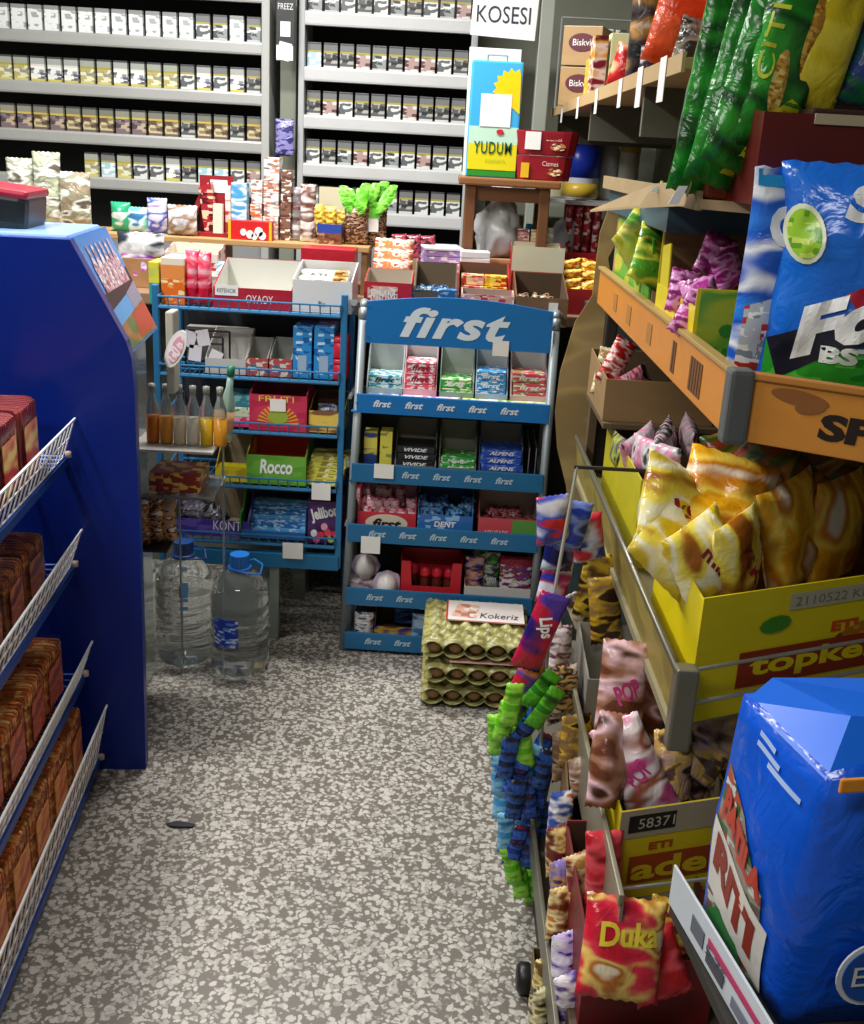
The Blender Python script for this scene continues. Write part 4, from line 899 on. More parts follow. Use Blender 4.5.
for i, (nm, dx, dy) in enumerate(cols):
    z = .002+.0705*i
    egg_carton(.143+dx+.004*i, 2.79+dy, z, .0-.01*i, '%s olive egg carton of the three stacked on the floor%s' % (nm, ', with white paper label' if i == 2 else ''), i == 2)
    for k in range(5):
        m = MB().lathe([(0, 0), (.012, .003), (.0205, .014), (.0225, .022), (.018, .034), (.009, .041), (0, .043)], 16)
        o = m.build('egg', M('8a6840', .5), None, (.143+dx+.004*i-.1136+.0568*k, 2.79+dy-.1136, z+.010)); tag(o, 'brown egg, %s from the left in the %s carton\'s front row' % (ORD[k], nm), 'egg', 'eggs in the cartons')
tag(MB().box(-.085, .135, -.08, .06, 0, .0012).build('paper_leaflet', M('c8a090', .4), None, (.155, 2.72, .002+.0705*2-.0015)), 'reddish edged leaflet squeezed between the two upper egg cartons', 'leaflet')

# ------------------------------------------------------------------ left blue gondola
GX, GY, GR = -.655, 2.275, math.radians(5.3)
gn = empty('blue_shelf_unit', (GX, GY, 0), GR, 'tall blue shelving unit with wire shelves along the left of the aisle', 'shelving unit')
NAVY = M('07237e', .3, noise_amt=.03)
prof = [(-.9, .0), (.0, .0), (.004, .5), (.004, .93), (.0, 1.0), (-.01, 1.035), (-.115, 1.238), (-.9, 1.238)]
MB().prism(prof, -.015, .02).build('end_panel', NAVY, gn)
MB().box(-.56, -.53, -1.9, -.015, 0, 1.3).build('back_panel', NAVY, gn)
MB().box(-.9, -.125, .02, .32, 1.222, 1.245, c=.006).build('top_panel', M('8fb8f0', .2), gn)  # blue top painted pale: its bright reflection is put into the colour
MB().box(-.9, -.86, .02, .32, 0, 1.222).build('side_panel', NAVY, gn)
hp = empty('dummy'); bpy.data.objects.remove(hp)
sl = [(-.117, 1.24), (-.003, 1.005), (-.011, 1.001), (-.126, 1.236)]
hd = MB().prism(sl, .02, .34).build('header_sign', M('2f7fd0', .2), gn)
# picture printed on the slanted sign, u along the depth, v up the slope
du = Vector((-.003, 0, 1.005)); dv = Vector((-.114, 0, .235)); nn = Vector((.236, 0, .115)).normalized()
def onsign(pts, mat, name, lift=.0012):
    vs = [tuple(du+dv*v+Vector((0, .02+.32*u, 0))+nn*lift) for u, v in pts]; MB().add(vs, [tuple(range(len(vs)))]).build(name, mat, hd)
onsign([(.02, .02), (.98, .02), (.98, .3), (.02, .22)], PR('7c8c2c', ['a85c20', '4c6c20'], 20, .6), 'picture_print')
onsign([(.4, .04), (.98, .06), (.98, .28), (.5, .26)], M('b84830', .4), 'picture_print', .0016)
onsign([(.02, .22), (.98, .3), (.98, .45), (.02, .36)], M('58a0e0', .4), 'picture_print')
onsign([(.6, .27), (.98, .3), (.98, .48), (.6, .42)], M('9090a8', .4), 'picture_print', .0016)
onsign([(.02, .36), (.98, .45), (.98, .62), (.05, .5)], M('241c28', .4), 'picture_print')
for k in range(6):
    u = .18+.13*k; onsign([(u-.06, .5), (u+.06, .5), (u+.06, .72), (u+.025, .8), (u+.02, .9), (u-.02, .9), (u-.025, .8), (u-.06, .72)], PR('c8a8b8', ['a06070', 'e8e0e8'], 40, .5, seed=k), 'bottle_print', .0018)
WIRE = M('eceef2', .3, 0)
def fence(z, xf, y0, name='wire_shelf', hgt=.075, base=-.012):
    m = MB(); dx = .028; L_ = y0
    nw = int(-L_/.034)
    for k in range(nw):
        y = -.03-k*.034; m.bar((xf, y, z), (xf+dx, y, z+hgt), .0016, 4, cap=False)
    for t in (0, .5, 1): m.bar((xf+dx*t, -.02, z+hgt*t), (xf+dx*t, L_, z+hgt*t), .0018 if t < 1 else .003, 5)
    m2 = MB()
    for k in range(int(-L_/.03)): m2.bar((xf, -.02-k*.03, z), (-.53, -.02-k*.03, z), .0022, 4, cap=False)
    for t in range(5): m2.bar((xf-t*.09, -.02, z-.003), (xf-t*.09, L_, z-.003), .003, 5)
    m2.box(xf-.004, xf+.006, L_, -.015, z-.022, z-.004)
    b = m2.build(name, M('244a9c', .35, .3), gn); m.build('wire_fence', WIRE, b)
    MB().lathe([(0, 0), (.007, 0), (.007, .012), (0, .014)], 10).build('end_clip', M('d0b8b0', .4), b, (xf+.012, -.03, z+.002))
for z, xf in ((.78, -.15), (.527, -.148), (.255, -.138), (.035, -.112)): fence(z, xf, -1.8, hgt=.085 if z > .1 else .14)
def bread(label, x, y, z, w_, d_, h_, body, lid, grp):
    r = empty('toast_pack', (0, 0, 0), 0, label, 'bread pack', grp)
    c, s_ = math.cos(GR), math.sin(GR); r.location = (GX+x*c-y*s_, GY+x*s_+y*c, z); r.rotation_euler = (0, 0, GR+random.uniform(-.04, .04))
    m = MB(); n = 9
    for k in range(n):                                # a sleeve of slices standing on edge
        a = -d_/2+d_*k/n; m.box(-w_/2+.006, w_/2-.006, a+.001, a+d_/n-.001, .003, h_-.012, c=.006)
    m.build('slices', body, r)
    k = .004; MB().box(-w_/2, w_/2, -d_/2-.003, d_/2+.003, 0, h_, c=.012).build('clear_wrapper', M('ffffff', .1, trans=1, ior=1.08, noise_amt=0), r)
    MB().box(w_/2-.001, w_/2+.0012, -d_*.36, d_*.36, h_*.12, h_*.72).box(-w_/2+.01, w_/2-.01, -d_/2-.0045, -d_/2-.0035, h_*.05, h_*.75).build('printed_label', lid, r)
    return r
OR = PR('cc6c20', ['e89c48', 'a04c14', 'f0b868'], 30, .6, .5); OR2 = PR('8c4c1c', ['b87030', '6c3010'], 30, .5, .5)
RL = PR('c42418', ['e08030', 'f0d070'], 18, .4); OL2 = PR('e0701c', ['f0a040', 'c84018'], 22, .5)
sn = ['top', 'second', 'third', 'bottom']
for si, (z, xf, n, y0, hh, bm_, lm) in enumerate([(.782, -.16, 6, -.2, .16, M('8c3030', .4), RL), (.529, -.16, 7, -.22, .13, OR2, PR('8a3c18', ['b86830', '5c1c10'], 20, .5)), (.257, -.15, 7, -.17, .14, OR, PR('b03418', ['d86828', '8c1c10'], 20, .5)), (.038, -.122, 9, -.14, .17, OR, OL2)]):
    for k in range(n):
        bread('%s sliced toast pack, %s from the end panel on the %s wire shelf' % (['red labelled', 'brown', 'red and orange', 'orange'][si], ORD[k], sn[si]), xf-.075, y0-k*.145, z+.003, .14, .128, hh, bm_, lm, 'toast packs on the wire shelves')
# dark box with red edge on top
tag(MB().box(-.12, .12, -.09, .09, 0, .085, c=.02).box(-.121, .121, -.091, .091, .07, .088, 1, c=.008).build('dark_case', [M('141818', .4), M('a01830', .4)], None, (-1.02, 2.42, 1.247), (0, .1, GR)), 'dark rounded case with red rim on top of the blue unit', 'case')
# ------------------------------------------------------------------ clear stand with bottles
ACR = M('dfe4e4', .08, trans=.9, ior=1.2, noise_amt=0)
r = empty('clear_stand', (-.66, 2.57, 0), .03, 'clear plastic stand holding small sauce bottles behind the blue panel', 'stand')
MB().box(-.1, .11, 0, .2, .705, .712, c=.002).build('upper_plate', M('c4c0bc', .2, trans=.3, ior=1.3), r)
MB().box(-.1, .11, 0, .2, .585, .592, c=.002).build('middle_plate', ACR, r)
MB().box(-.1, -.096, .0, .2, 0.0, .98).build('side_plate', ACR, r)
MB().box(-.02, -.016, .19, .2, 0, .705).box(.1, .104, .185, .2, 0.0, .705).build('support_rod', STEEL, r)
MB().box(-.1, -.01, 0, .14, .44, .446).build('lower_plate', M('2c241c', .5), r)
for k in range(6):
    col_ = ['c87018', 'd89030', 'cfc0a0', 'd8d0c0', 'd8b020', 'c88820'][k]
    b = empty('sauce_bottle', (-.715+.034*k, 2.64+.0*k, .7125), 0, 'small clear topped sauce bottle, %s from the left on the clear stand' % ORD[k], 'bottle', 'sauce bottles on the clear stand')
    MB().lathe([(0, 0), (.0155, 0), (.0165, .005), (.0165, .07), (0, .07)], 16).build('filling', M(col_, .3), b)
    MB().lathe([(.0166, .0701), (.0166, .09), (.008, .12), (.007, .135), (0, .135)], 16).build('clear_neck', M('c8ccc8', .1, trans=.8, ior=1.2), b)
    MB().lathe([(0, .13), (.0085, .13), (.0085, .15), (0, .152)], 12).build('cap', M('8c9088', .4), b)
b = empty('tall_bottle', (-.545, 2.69, .7125), 0, 'tall pale green glass bottle leaning at the stand\'s right end', 'bottle'); b.rotation_euler = (0, .1, 0)
MB().lathe([(0, 0), (.017, 0), (.019, .01), (.019, .1), (.009, .14), (.008, .17), (0, .17)], 16).build('bottle_body', M('b8d8cc', .1, trans=.5, ior=1.3), b)
MB().lathe([(0, .17), (.01, .17), (.01, .195), (0, .197)], 12).build('cap', M('1c6c50', .4), b)
MB().lathe([(.0192, .03), (.02, .03), (.02, .08), (.0192, .08)], 16).build('label_band', M('d8b088', .4), b)
for k in range(3):
    x = -.72+.035*k
    pouch('nut_bag', 'clear nut bag, %s from the left on the stand\'s lower plate' % ORD[k], 'bag', -.745+.03*k, 2.6+.02*k, .447, .05, .13, .03, FOIL(['7c4420', '4c2c14', 'a08870'][k], ['c88c50', '2c1810', 'd8ccc0'], 30, .5, seed=k), seed=k)
tag(MB().box(-.06, .07, 0, .12, 0, .05, c=.003).build('sweet_box', PR('8c3018', ['d09050', 'd8b848'], 30, .5), None, (-.66, 2.6, .593)), 'red brown sweet box on the stand\'s middle plate', 'box')
# oval pink card on a clear arm
r = empty('oval_card', (-.648, 2.55, .93), 0, 'white and pink oval card sticking out past the blue panel', 'card'); r.rotation_euler = (0, .45, -.2)
MB().prism(ellipse(0, .045, .022, .05, 24), -.003, .0).build('card', M('e4e4e0', .4), r)
MB().prism(ellipse(0.002, .045, .014, .036, 20), -.0045, -.0031).build('pink_print', PR('d8a0b0', ['f0e0e4'], 50, .5), r)
pack('leaflet_holder', 'clear leaflet holder behind the oval card', 'holder', -.655, 2.62, .85, .02, .06, .2, M('b0b0a4', .3), c=.004)
# papers and wire holder on rack shelf 2 left
r = empty('wire_card_holder', (-.7, 3.05, WZ[1]+.0035), 0, 'black wire holder with white cards on the wire rack\'s second shelf', 'holder')
MB().path([(-.05, 0, 0), (-.05, 0, .1), (.08, 0, .1), (.08, 0, 0)], .003).path([(-.05, 0, .08), (.08, 0, .08)], .003).build('wire_frame', M('18181c', .4), r); MB().path([(-.05, .1, 0), (-.05, .1, .1), (.08, .1, .1), (.08, .1, 0)], .003).build('wire_frame', M('18181c', .4), r)
for x, z, a in ((-.02, .07, .3), (.03, .075, -.2), (.0, .03, .1), (.05, .02, .4)):
    MB().box(-.018, .018, -.002, 0, 0, .045).build('white_card', M('e0dce4', .5), r, (x, -.005, z), (0, a, 0))
MB().box(-.06, .12, .16, .2, 0, .1).build('grey_folder', M('8c8a84', .5), r)

tag(MB().prism([(-.03, 0), (-.01, .012), (.01, .009), (.032, .004), (.03, -.006), (0, -.009), (-.02, -.008)], .001, .005, 0, 'z').build('dark_scrap', M('24242c', .6), None, (atz(180, 826, 0).x, atz(180, 826, 0).y, 0)), 'small dark scrap of litter lying on the terrazzo floor', 'litter')

for i, (px0, px1, yt) in enumerate([(8, 36, 158), (34, 62, 152), (60, 92, 172)]):
    RP('pale crinkled bag, %s of three standing behind the blue unit' % ['left', 'middle', 'right'][i], px0, px1, yt, RZT+.001, 3.58, .06, FOIL(['c8c8b0', 'b4bca0', '9c8c78'][i], ['8c9078', 'e8e8e0', '5c5448'], 20, .5, seed=i), seed=i)
# ------------------------------------------------------------------ right hand shelving
def strip_between(a, b, z0, z1, t, mat, name, parent, mi=0):
    ax, ay = a; bx, by = b; L_ = math.hypot(bx-ax, by-ay); ang = math.atan2(by-ay, bx-ax)
    return MB().box(0, L_, -t/2, t/2, z0, z1, c=.002).build(name, mat, parent, (ax, ay, 0), (0, 0, ang))
RACKM = M('6a6a58', .55); DKM = M('2c2a26', .5)
sh = empty('aisle_shelving', (.6, 2.1, 0), 0, 'tall aisle shelving on the right with orange and yellow edged shelves', 'shelving unit')
def wp(name, m, mats, parent=None):            # build in world coordinates under the shelving
    o = m.build(name, mats, parent or sh); 
    if not parent: o.location = (-.6, -2.1, 0)
    return o
for x, y in ((.50, 1.45), (.44, 2.84), (1.0, 1.45), (1.0, 2.84)): wp('upright', MB().box(x-.015, x+.015, y-.02, y+.02, 0, (.63 if y < 2 else 1.09) if x < .6 else 2.2, c=.004), DKM)
wp('back_panel', MB().box(1.02, 1.04, 1.4, 2.9, 0, 2.3), RACKM)
wp('shelf_board', MB().prism([(.402, 1.46), (.70, 1.24), (1.02, 1.24), (1.02, 2.83), (.402, 2.83)], 1.098, 1.112, 0, 'z'), M('a8834c', .6))
wp('shelf_board', MB().prism([(.375, 1.46), (1.02, 1.74), (1.02, 2.8), (.375, 2.8)], .634, .648, 0, 'z'), M('8a8264', .6))
wp('shelf_board', MB().prism([(.298, 1.36), (.5, 1.49), (1.02, 1.49), (1.02, 2.4), (.33, 2.4)], .325, .338, 0, 'z'), M('7c7864', .6))
wp('shelf_board', MB().box(.23, 1.02, 1.25, 2.35, .14, .152), M('5c5848', .6))
wp('base_plinth', MB().box(.25, 1.0, 1.3, 2.4, .0, .14), M('3c3a34', .6))
# orange shelf edge
ORG = PR('c8822e', ['d08a34'], 12, .3, .4, stretch=(1, 1, 1)); 
e1 = wp('side_edge', MB().box(.396, .402, 1.44, 2.83, 1.098, 1.19, c=.002).box(.39, .408, 1.44, 2.83, 1.184, 1.192, 1, c=.002), [ORG, M('a88c50', .4)])
for y, w_ in ((1.62, .1), (1.82, .05)): 
    for k in range(int(w_/.018)): MB().box(.3945, .3955, y+.018*k, y+.018*k+.011, 1.112, 1.165).build('code_print', M('6c4a2c', .5), e1)
for y in (2.05, 2.3, 2.5): MB().box(.3945, .3955, y, y+.05, 1.12, 1.16).build('faint_print', M('a87434', .5), e1)
ang = math.atan2(-.082, .142); A = (.40, 1.44)
e2 = strip_between(A, (A[0]+.62*math.cos(ang), A[1]+.62*math.sin(ang)), 1.098, 1.19, .006, ORG, 'front_edge', sh); e2.location = (A[0]-.6, A[1]-2.1, 0)
lettering('SPAR', e2, (.197, -.004, 1.136), .165, .036, M('241810', .4), shear=.05, bold=.05)
MB().prism(ellipse(.085, 1.168, .038, .01, 20, -.1), -.0042, -.0034).prism(ellipse(.1, 1.158, .02, .009, 12, .2), -.0045, -.0036).build('swirl_emblem', M('8a5424', .5), e2)
MB().box(0, .62, -.008, .004, 1.184, 1.194, c=.002).build('edge_rim', M('b87830', .4), e2)
wp('corner_bracket', MB().box(.385, .418, 1.418, 1.452, 1.094, 1.196, c=.006), M('5c5e5c', .5))
# yellow shelf edge
YE = PR('8a7a34', ['94843c', '7c6c30'], 8, .4, .5)  # olive instead of plain yellow: shade on the side painted into the colour
wp('side_edge', MB().prism([(.384, .636), (.392, .636), (.378, .75), (.370, .75)], 1.44, 2.78), YE)
wp('edge_rail', MB().bar((.37, 1.42, .752), (.37, 2.78, .752), .006, 8).bar((.39, 1.42, .634), (.39, 2.78, .634), .006, 8).box(.366, .4, 1.41, 1.44, .625, .758, c=.004), M('7c7868', .35, .5))
ang2 = math.atan2(.145, .31)
def yline(z, L_=.68, off=(.40, 1.425)): return (off[0], off[1], z), (off[0]+L_*math.cos(ang2), off[1]+L_*math.sin(ang2), z)
wp('wire_rail', MB().bar(*yline(.70), .0035, 6).bar(*yline(.755), .003, 6), STEEL)
# third shelf rail
wp('edge_rail', MB().box(.292, .3, 1.27, 2.4, .455, .475, c=.002).box(.296, .3, 1.27, 2.4, .34, .46), M('8a8470', .4, .3))
wp('wire_rail', MB().bar((.30, 1.34, .43), (.49, 1.39, .43), .003, 6), STEEL)
wp('edge_rail', MB().box(.228, .236, 1.2, 2.2, .15, .21, c=.002), M('6c6a5c', .4, .4))
tag(MB().box(-.03, .03, -.012, .012, .03, .06, c=.006).lathe([(0, -.014), (.022, -.014), (.028, -.008), (.028, .008), (.022, .014), (0, .014)], 20).build('castor', M('1c1c1c', .4), None, (.215, 1.6, .031), (math.pi/2, 0, math.pi/2)), 'black castor wheel beside the foot of the right shelving', 'wheel')

YBOX = PR('d6c40c', ['cab808', 'e0d020'], 6, .3, .45)
def snack(label, px, py, Y, w, h, t, mat, rz=0, rx=0, ry=0, seed=0, name='snack_bag', cat='snack bag', group=None, **k):
    """bag whose middle is seen at px, py at depth Y"""
    c = aty(px, py, Y); M3 = Matrix.Rotation(rz, 4, 'Z') @ Matrix.Rotation(ry, 4, 'Y') @ Matrix.Rotation(rx, 4, 'X')
    p = c-(M3 @ Vector((0, 0, h/2)))
    return pouch(name, label, cat, p.x, p.y, max(p.z, .005), w, h, t, mat, rz=rz, rx=rx, ry=ry, seed=seed, group=group, **k)
# orange shelf: far kraft box of yellow-green bags
r = carton('kraft_tray', 'large kraft tray with torn green and yellow left flaps on the orange edged shelf', .63, 2.22, 1.113, .42, .56, .245, PR('9c7c54', ['8c6c48'], 8, .3, .8), M('8c6e4c', .85), .245, .09)
m = MB(); 
for k in range(26): m.add([(-.21+.0162*k, .5595, .245), (-.21+.0162*(k+1), .5595, .245), (-.21+.0162*(k+.5), .5595, .254)], [(0, 1, 2)])
for k in range(26): m.add([(-.21+.0162*k, .556, .245), (-.21+.0162*(k+1), .556, .245), (-.21+.0162*(k+.5), .556, .254)], [(0, 1, 2)])
m.build('torn_edge', M('a8a878', .8), r)
m = MB().prism([(.12, .0), (.5, .0), (.52, .22), (.44, .25), (.36, .2), (.3, .16), (.2, .17), (.14, .12)], -.214, -.2105, 0, 'x').build('torn_flap', PR('b8b430', ['5ca030', '5ca030', 'b8b430'], 9, .55, .5), r)
MB().prism([(.0, .0), (.09, .0), (.1, .14), (.06, .2), (.02, .19)], -.216, -.212, 0, 'x').build('green_flap', M('4c9c28', .5), r)
for i, (px, py, Y, w_, h_, rz, ry, c, cc) in enumerate([(640, 232, 2.35, .12, .16, .4, .9, 'c8c834', ['f0e880', '4c9c30']), (690, 225, 2.4, .13, .17, -.2, 1.0, 'dcd030', ['f4ec90', '3c8c28']), (730, 218, 2.45, .13, .17, .2, 1.1, 'e8dc34', ['f8f4a8', 'e8b830']), (668, 215, 2.55, .12, .16, .3, .6, 'e4d838', ['4c9c30', 'f4f0a0']), (715, 240, 2.3, .13, .16, -.3, .8, 'e8d83c', ['f4f0b0', 'd0c020']), (655, 250, 2.26, .1, .13, .2, .4, '58a02c', ['d8d848', '2c7c20'])]):
    snack('yellow and green snack bag, %s in the large kraft tray' % ['front left', 'middle', 'right rear', 'rear left', 'front right', 'green faced front'][i], px, py+8, Y, w_, h_, .04, FOIL(c, cc, 14, .5, seed=i), rz, -.5, ry, i, group='yellow and green bags')
# near yellow box with green print
r = carton('yellow_tray', 'yellow tray with green palm print and pink sweets behind the big chip bags', .545, 1.76, 1.113, .28, .34, .2, YBOX, M('94744e', .85), .22, .15, sides=.12)
MB().box(-.134, .134, -.0015, -.0005, .004, .149).build('front_print', PR('b8c020', ['5c9c20', 'a4b41c'], 10, .4), r)
g = M('2c8020', .5)
for k in range(4): MB().prism(ellipse(-.085+.012*k, .085+.006*math.sin(k*2), .014, .011, 8), -.0032, -.0018).build('palm_print', g, r) if k % 2 == 0 else MB().box(-.09+.012*k, -.084+.012*k, -.0032, -.0018, .03, .075).build('palm_print', g, r)
lettering('JAFFI', r, (-.07, -.002, .04), .08, .035, g, bold=.05)
MB().prism([(.24, .1), (.32, .1), (.33, .19), (.26, .2)], -.139, -.1365, 0, 'x').build('yellow_flap', M('c8b818', .5), r)
for i, (px, py, Y, ry, rz) in enumerate([(683, 292, 1.9, .2, .3), (700, 300, 1.86, -.3, -.2), (692, 318, 1.82, .5, .1), (706, 322, 1.84, -.1, .5), (715, 255, 2.0, .3, 0), (728, 268, 1.95, -.4, .2)]):
    snack('bright pink wrapped sweet, %s in the yellow tray' % ['upper left', 'upper middle', 'lower left', 'lower middle', 'upper rear', 'right rear'][i], px, py, Y, .06, .075, .03, FOIL('c840a8', ['f0a8e0', '8c1c6c'], 26, .5, seed=i), rz, -.2, ry, i, name='wrapped_sweet', cat='sweet', group='bright pink sweets', nx=10, nz=10)
# big chip bags on the shelf front
def chip_bag(label, x, y, z, w_, h_, rz, variant, ry=0, rx=0):
    r = empty('chip_bag', (x, y, z), 0, label, 'chip bag'); r.rotation_euler = (rx, ry, rz)
    m, f = pouch_mesh(w_, h_, .09, variant+3, .045, 22, 30, .13, .0015)
    m.build('bag_body', FOIL('1466d0', ['1466d0', '1c7ce4'], 6, .3, seed=variant), r); sf = lambda xx, zz: -f(xx, zz)
    P = lambda pts, mat, nm='printed_patch', off=.0009: patch(r, nm, [(a*w_, b*h_) for a, b in pts], sf, mat, off)
    P([(-.46, .02), (.46, .02), (.46, .3), (.2, .36), (-.1, .34), (-.46, .3)], PR('2c9c30', ['58c040', '1c7c28'], 25, .4, .25))
    P([(-.2, .5), (0, .62), (.25, .68), (.46, .66), (.46, .3), (.2, .33), (-.1, .37)], M('a81c34', .3), off=.0014)
    P([(-.46, .3), (-.1, .46), (.2, .6), (.46, .6), (.46, .42), (.1, .36), (-.2, .28), (-.4, .14)], M('1c1c2c', .3), off=.002)
    lettering('Fourr', r, (.0*w_, 0, .47*h_), .84*w_, .2*h_, M('f0f0f0', .3), surf=lambda a, b: sf(a, b)-.002, tilt=.36, shear=.35, bold=.06)
    lettering('BSTUGCRES', r, (.1*w_, 0, .26*h_), .72*w_, .07*h_, M('e8ece8', .3), surf=lambda a, b: sf(a, b)-.0015, bold=.05)
    lettering('Soup', r, (-.0*w_, 0, .83*h_), .5*w_, .19*h_, M('f4f4f4', .3), surf=lambda a, b: sf(a, b)-.001, shear=.15, bold=.06)
    P(ellipse(-.38, .72, .075, .12, 20, .3), M('e0e8c8', .3), off=.0012); P(ellipse(-.38, .72, .06, .1, 20, .3), PR('98c830', ['c8e060', '60a020'], 40, .5, .25), off=.0018)
    P([(.08, .6), (.3, .64), (.44, .6), (.4, .45), (.2, .5)], PR('c8a878', ['e8d8b0', '903028'], 30, .5, .3), 'food_print', .0017)
    return r
chip_bag('large blue and green chip bag with big white slanted lettering on the orange edged shelf', .61, 1.465, 1.128, .36, .335, -.3, 0, 0, -.06)
r = empty('chip_bag', (.515, 1.56, 1.125), 0, 'blue and white chip bag with lime print tucked left behind the large lettered bag', 'chip bag'); r.rotation_euler = (0, .03, .25)
m, f = pouch_mesh(.24, .325, .07, 5, .045, 18, 26, .13, .0015); m.build('bag_body', FOIL('1c58c0', ['e8ecf4', '1c58c0', '2c7ce0'], 9, .5, seed=8), r); sf = lambda a, b: -f(a, b)
patch(r, 'lime_print', ellipse(.04, .23, .035, .05, 20, -.3), sf, PR('9cc83c', ['d0e878', '5c9c24'], 40, .5, .25), .0012)
patch(r, 'top_band', [(-.115, .3), (.115, .3), (.115, .322), (-.115, .322)], sf, M('2c9ce0', .3), .001)
patch(r, 'silver_patch', [(-.11, .02), (-.02, .02), (-.03, .12), (-.06, .16), (-.11, .14)], sf, PR('c4ccd8', ['c83c30', '8c98a8', 'ffffff'], 30, .6, .2), .0012)
lettering('Cips', r, (-.045, 0, .245), .1, .07, M('f0f4f8', .3), surf=sf, tilt=.1, bold=.07)
# kraft flap at the far end
fl = [(608, 258), (622, 232), (640, 205), (628, 196), (612, 200), (600, 232), (596, 262), (592, 296), (575, 322), (560, 372), (555, 412), (557, 448), (566, 486), (574, 556), (580, 552), (592, 480), (605, 420), (612, 360), (614, 300)]
pts = [aty(x, y, 2.86) for x, y in fl]
m = MB(); m.prism([(p.x, p.z) for p in pts], 2.858, 2.862)
tag(m.build('cardboard_flap', PR('9c8458', ['ac9460', '8a7448'], 5, .4, .85)), 'tall torn kraft cardboard flap at the far end of the right shelving', 'cardboard')
r = carton('kraft_box', 'open kraft box hanging its flap behind the orange shelf\'s far end', .52, 2.5, .925, .26, .3, .12, PR('8c7048', ['7c6440'], 7, .3, .85), M('5c4a34', .85), .12, .1)
r.location.z = .865
tag(MB().box(.39, .66, 2.48, 2.82, .85, .864, c=.002).box(.4, .42, 2.78, 2.82, .648, .85).box(.62, .64, 2.78, 2.82, .648, .85).build('display_riser', M('5c4c34', .7)), 'brown riser carrying the open kraft box under the orange shelf', 'riser')
for i, (px, py, Y, c, cc, ry) in enumerate([(616, 362, 2.6, 'b01c20', ['e8c8c0', 'b01c20'], .5), (628, 385, 2.58, '2c2428', ['d8a0b0', 'b82c50'], 1.1), (606, 372, 2.7, '9c7c50', ['d8c8a0'], .2)]):
    snack('%s snack pack in the open kraft box' % ['red tilted', 'pink and black', 'tan'][i], px, py, Y, .06, .12, .03, FOIL(c, cc, 26, .5, seed=i), .2, -.2, ry, i)
# yellow edged shelf ----------------------------------------------------
def slant(r, w, rz):
    """give a box its slanted front: the sides keep running along the shelf"""
    for ch in r.children:
        ox = ch.location.x
        for v in ch.data.vertices: v.co.y += (v.co.x+ox+w/2)*math.tan(rz)
        ch.data.update()
def rot_carton(label, cx, cy, z, w, d, h, mat, inner, back, front, rz, **k):
    return carton(k.pop('name', 'display_box'), label, cx+w/2, cy, z, w, d, h, mat, inner, back, front, 0, **k)
r = rot_carton('large yellow display box of cake bags on the yellow edged shelf', .402, 1.455, .649, .56, .34, .21, YBOX, M('7c5c38', .85), .2, .205, ang2, sides=.2)
lettering('ETI', r, (-.02, -.0012, .125), .05, .018, M('c8480c', .5), bold=.05)
DRd = M('8c2a10', .5); 
MB().box(-.205, .10, -.0022, -.0012, .045, .105, c=.0).build('logo_panel', DRd, r); lettering('topkek', r, (-.055, -.0026, .075), .26, .044, M('d6c40c', .4), bold=.03)
MB().box(-.13, .04, -.0016, -.0006, .165, .192).build('grey_sticker', M('b0aa94', .6), r); lettering('2110522 KFT', r, (-.045, -.002, .178), .15, .015, M('7c7864', .5))
MB().prism(ellipse(-.15, .145, .028, .014, 10, .1), -.0022, -.0012).build('leaf_print', M('3c8420', .5), r)
MB().prism(ellipse(.04, .15, .025, .02, 10, .1), -.0022, -.0012).build('leaf_print', M('3c8420', .5), r)
MB().prism(ellipse(.03, .1, .075, .03, 16, .15), -.0017, -.0007).build('cake_print', PR('a8681c', ['c88c30', '7c3c10'], 40, .5), r)
lettering('ETI', r, (.16, -.0014, .17), .1, .03, DRd, bold=.06)
slant(r, .56, ang2)
KC = [FOIL('e0c428', ['f4f0d0', 'f0dc50', 'a86420'], 11, .55, seed=s) for s in range(4)]+[FOIL('e8a818', ['f4d050', 'c87c14', 'f0e8d0'], 10, .5, seed=s) for s in range(3)]
cakes = [(676, 512, 1.66, .17, .16, .5, .5, 0, 'upper left'), (672, 545, 1.62, .15, .13, .3, .75, 1, 'lower left'), (704, 562, 1.58, .15, .12, .1, 1.1, 2, 'front middle'), (722, 505, 1.68, .15, .17, -.2, .2, 4, 'tall orange middle'), (735, 560, 1.6, .15, .13, .4, 1.4, 3, 'white spotted front'), (790, 535, 1.7, .2, .14, .2, 1.3, 5, 'brown printed right'), (835, 530, 1.75, .2, .15, .3, 1.5, 6, 'rightmost'), (700, 535, 1.64, .14, .14, -.1, .1, 5, 'centre')]
for i, (px, py, Y, w_, h_, rz, ry, mi, nm) in enumerate(cakes):
    snack('yellow cake bag, %s one in the large yellow box' % nm, px, py, Y, w_, h_, .06, KC[mi], rz, -.45, ry, i, name='cake_bag', cat='cake bag', group='yellow cake bags in the large box', wr=.22, extra=[(('kek', 'KEK', 'mini')[i % 3], '8c1c28' if i % 2 == 0 else '2c6c24', 0, .5, .45, .2, .3)] if i in (0, 2, 4) else ())
for i, (px, py, Y) in enumerate([(770, 470, 1.95), (820, 470, 1.95), (740, 465, 2.05), (800, 455, 2.1), (850, 470, 2.0)]):
    snack('shaded brown and green snack bag, %s behind the cake bags' % ORD[i], px, py+6, Y, .14, .16, .05, FOIL('6c4820', ['a87c30', '2c4c1c', '8c2c1c'], 14, .6, seed=i), .2*i-.3, -.3, .4*i-1, i, group='shaded bags behind the cake bags')
r = carton('snack_box', 'brown and yellow rimmed box of black and pink packs at the yellow shelf\'s far end', .59, 2.1, .649, .34, .5, .2, PR('b8b020', ['a89c20'], 8, .3, .5), M('74583a', .85), .21, .17, sides=.19)
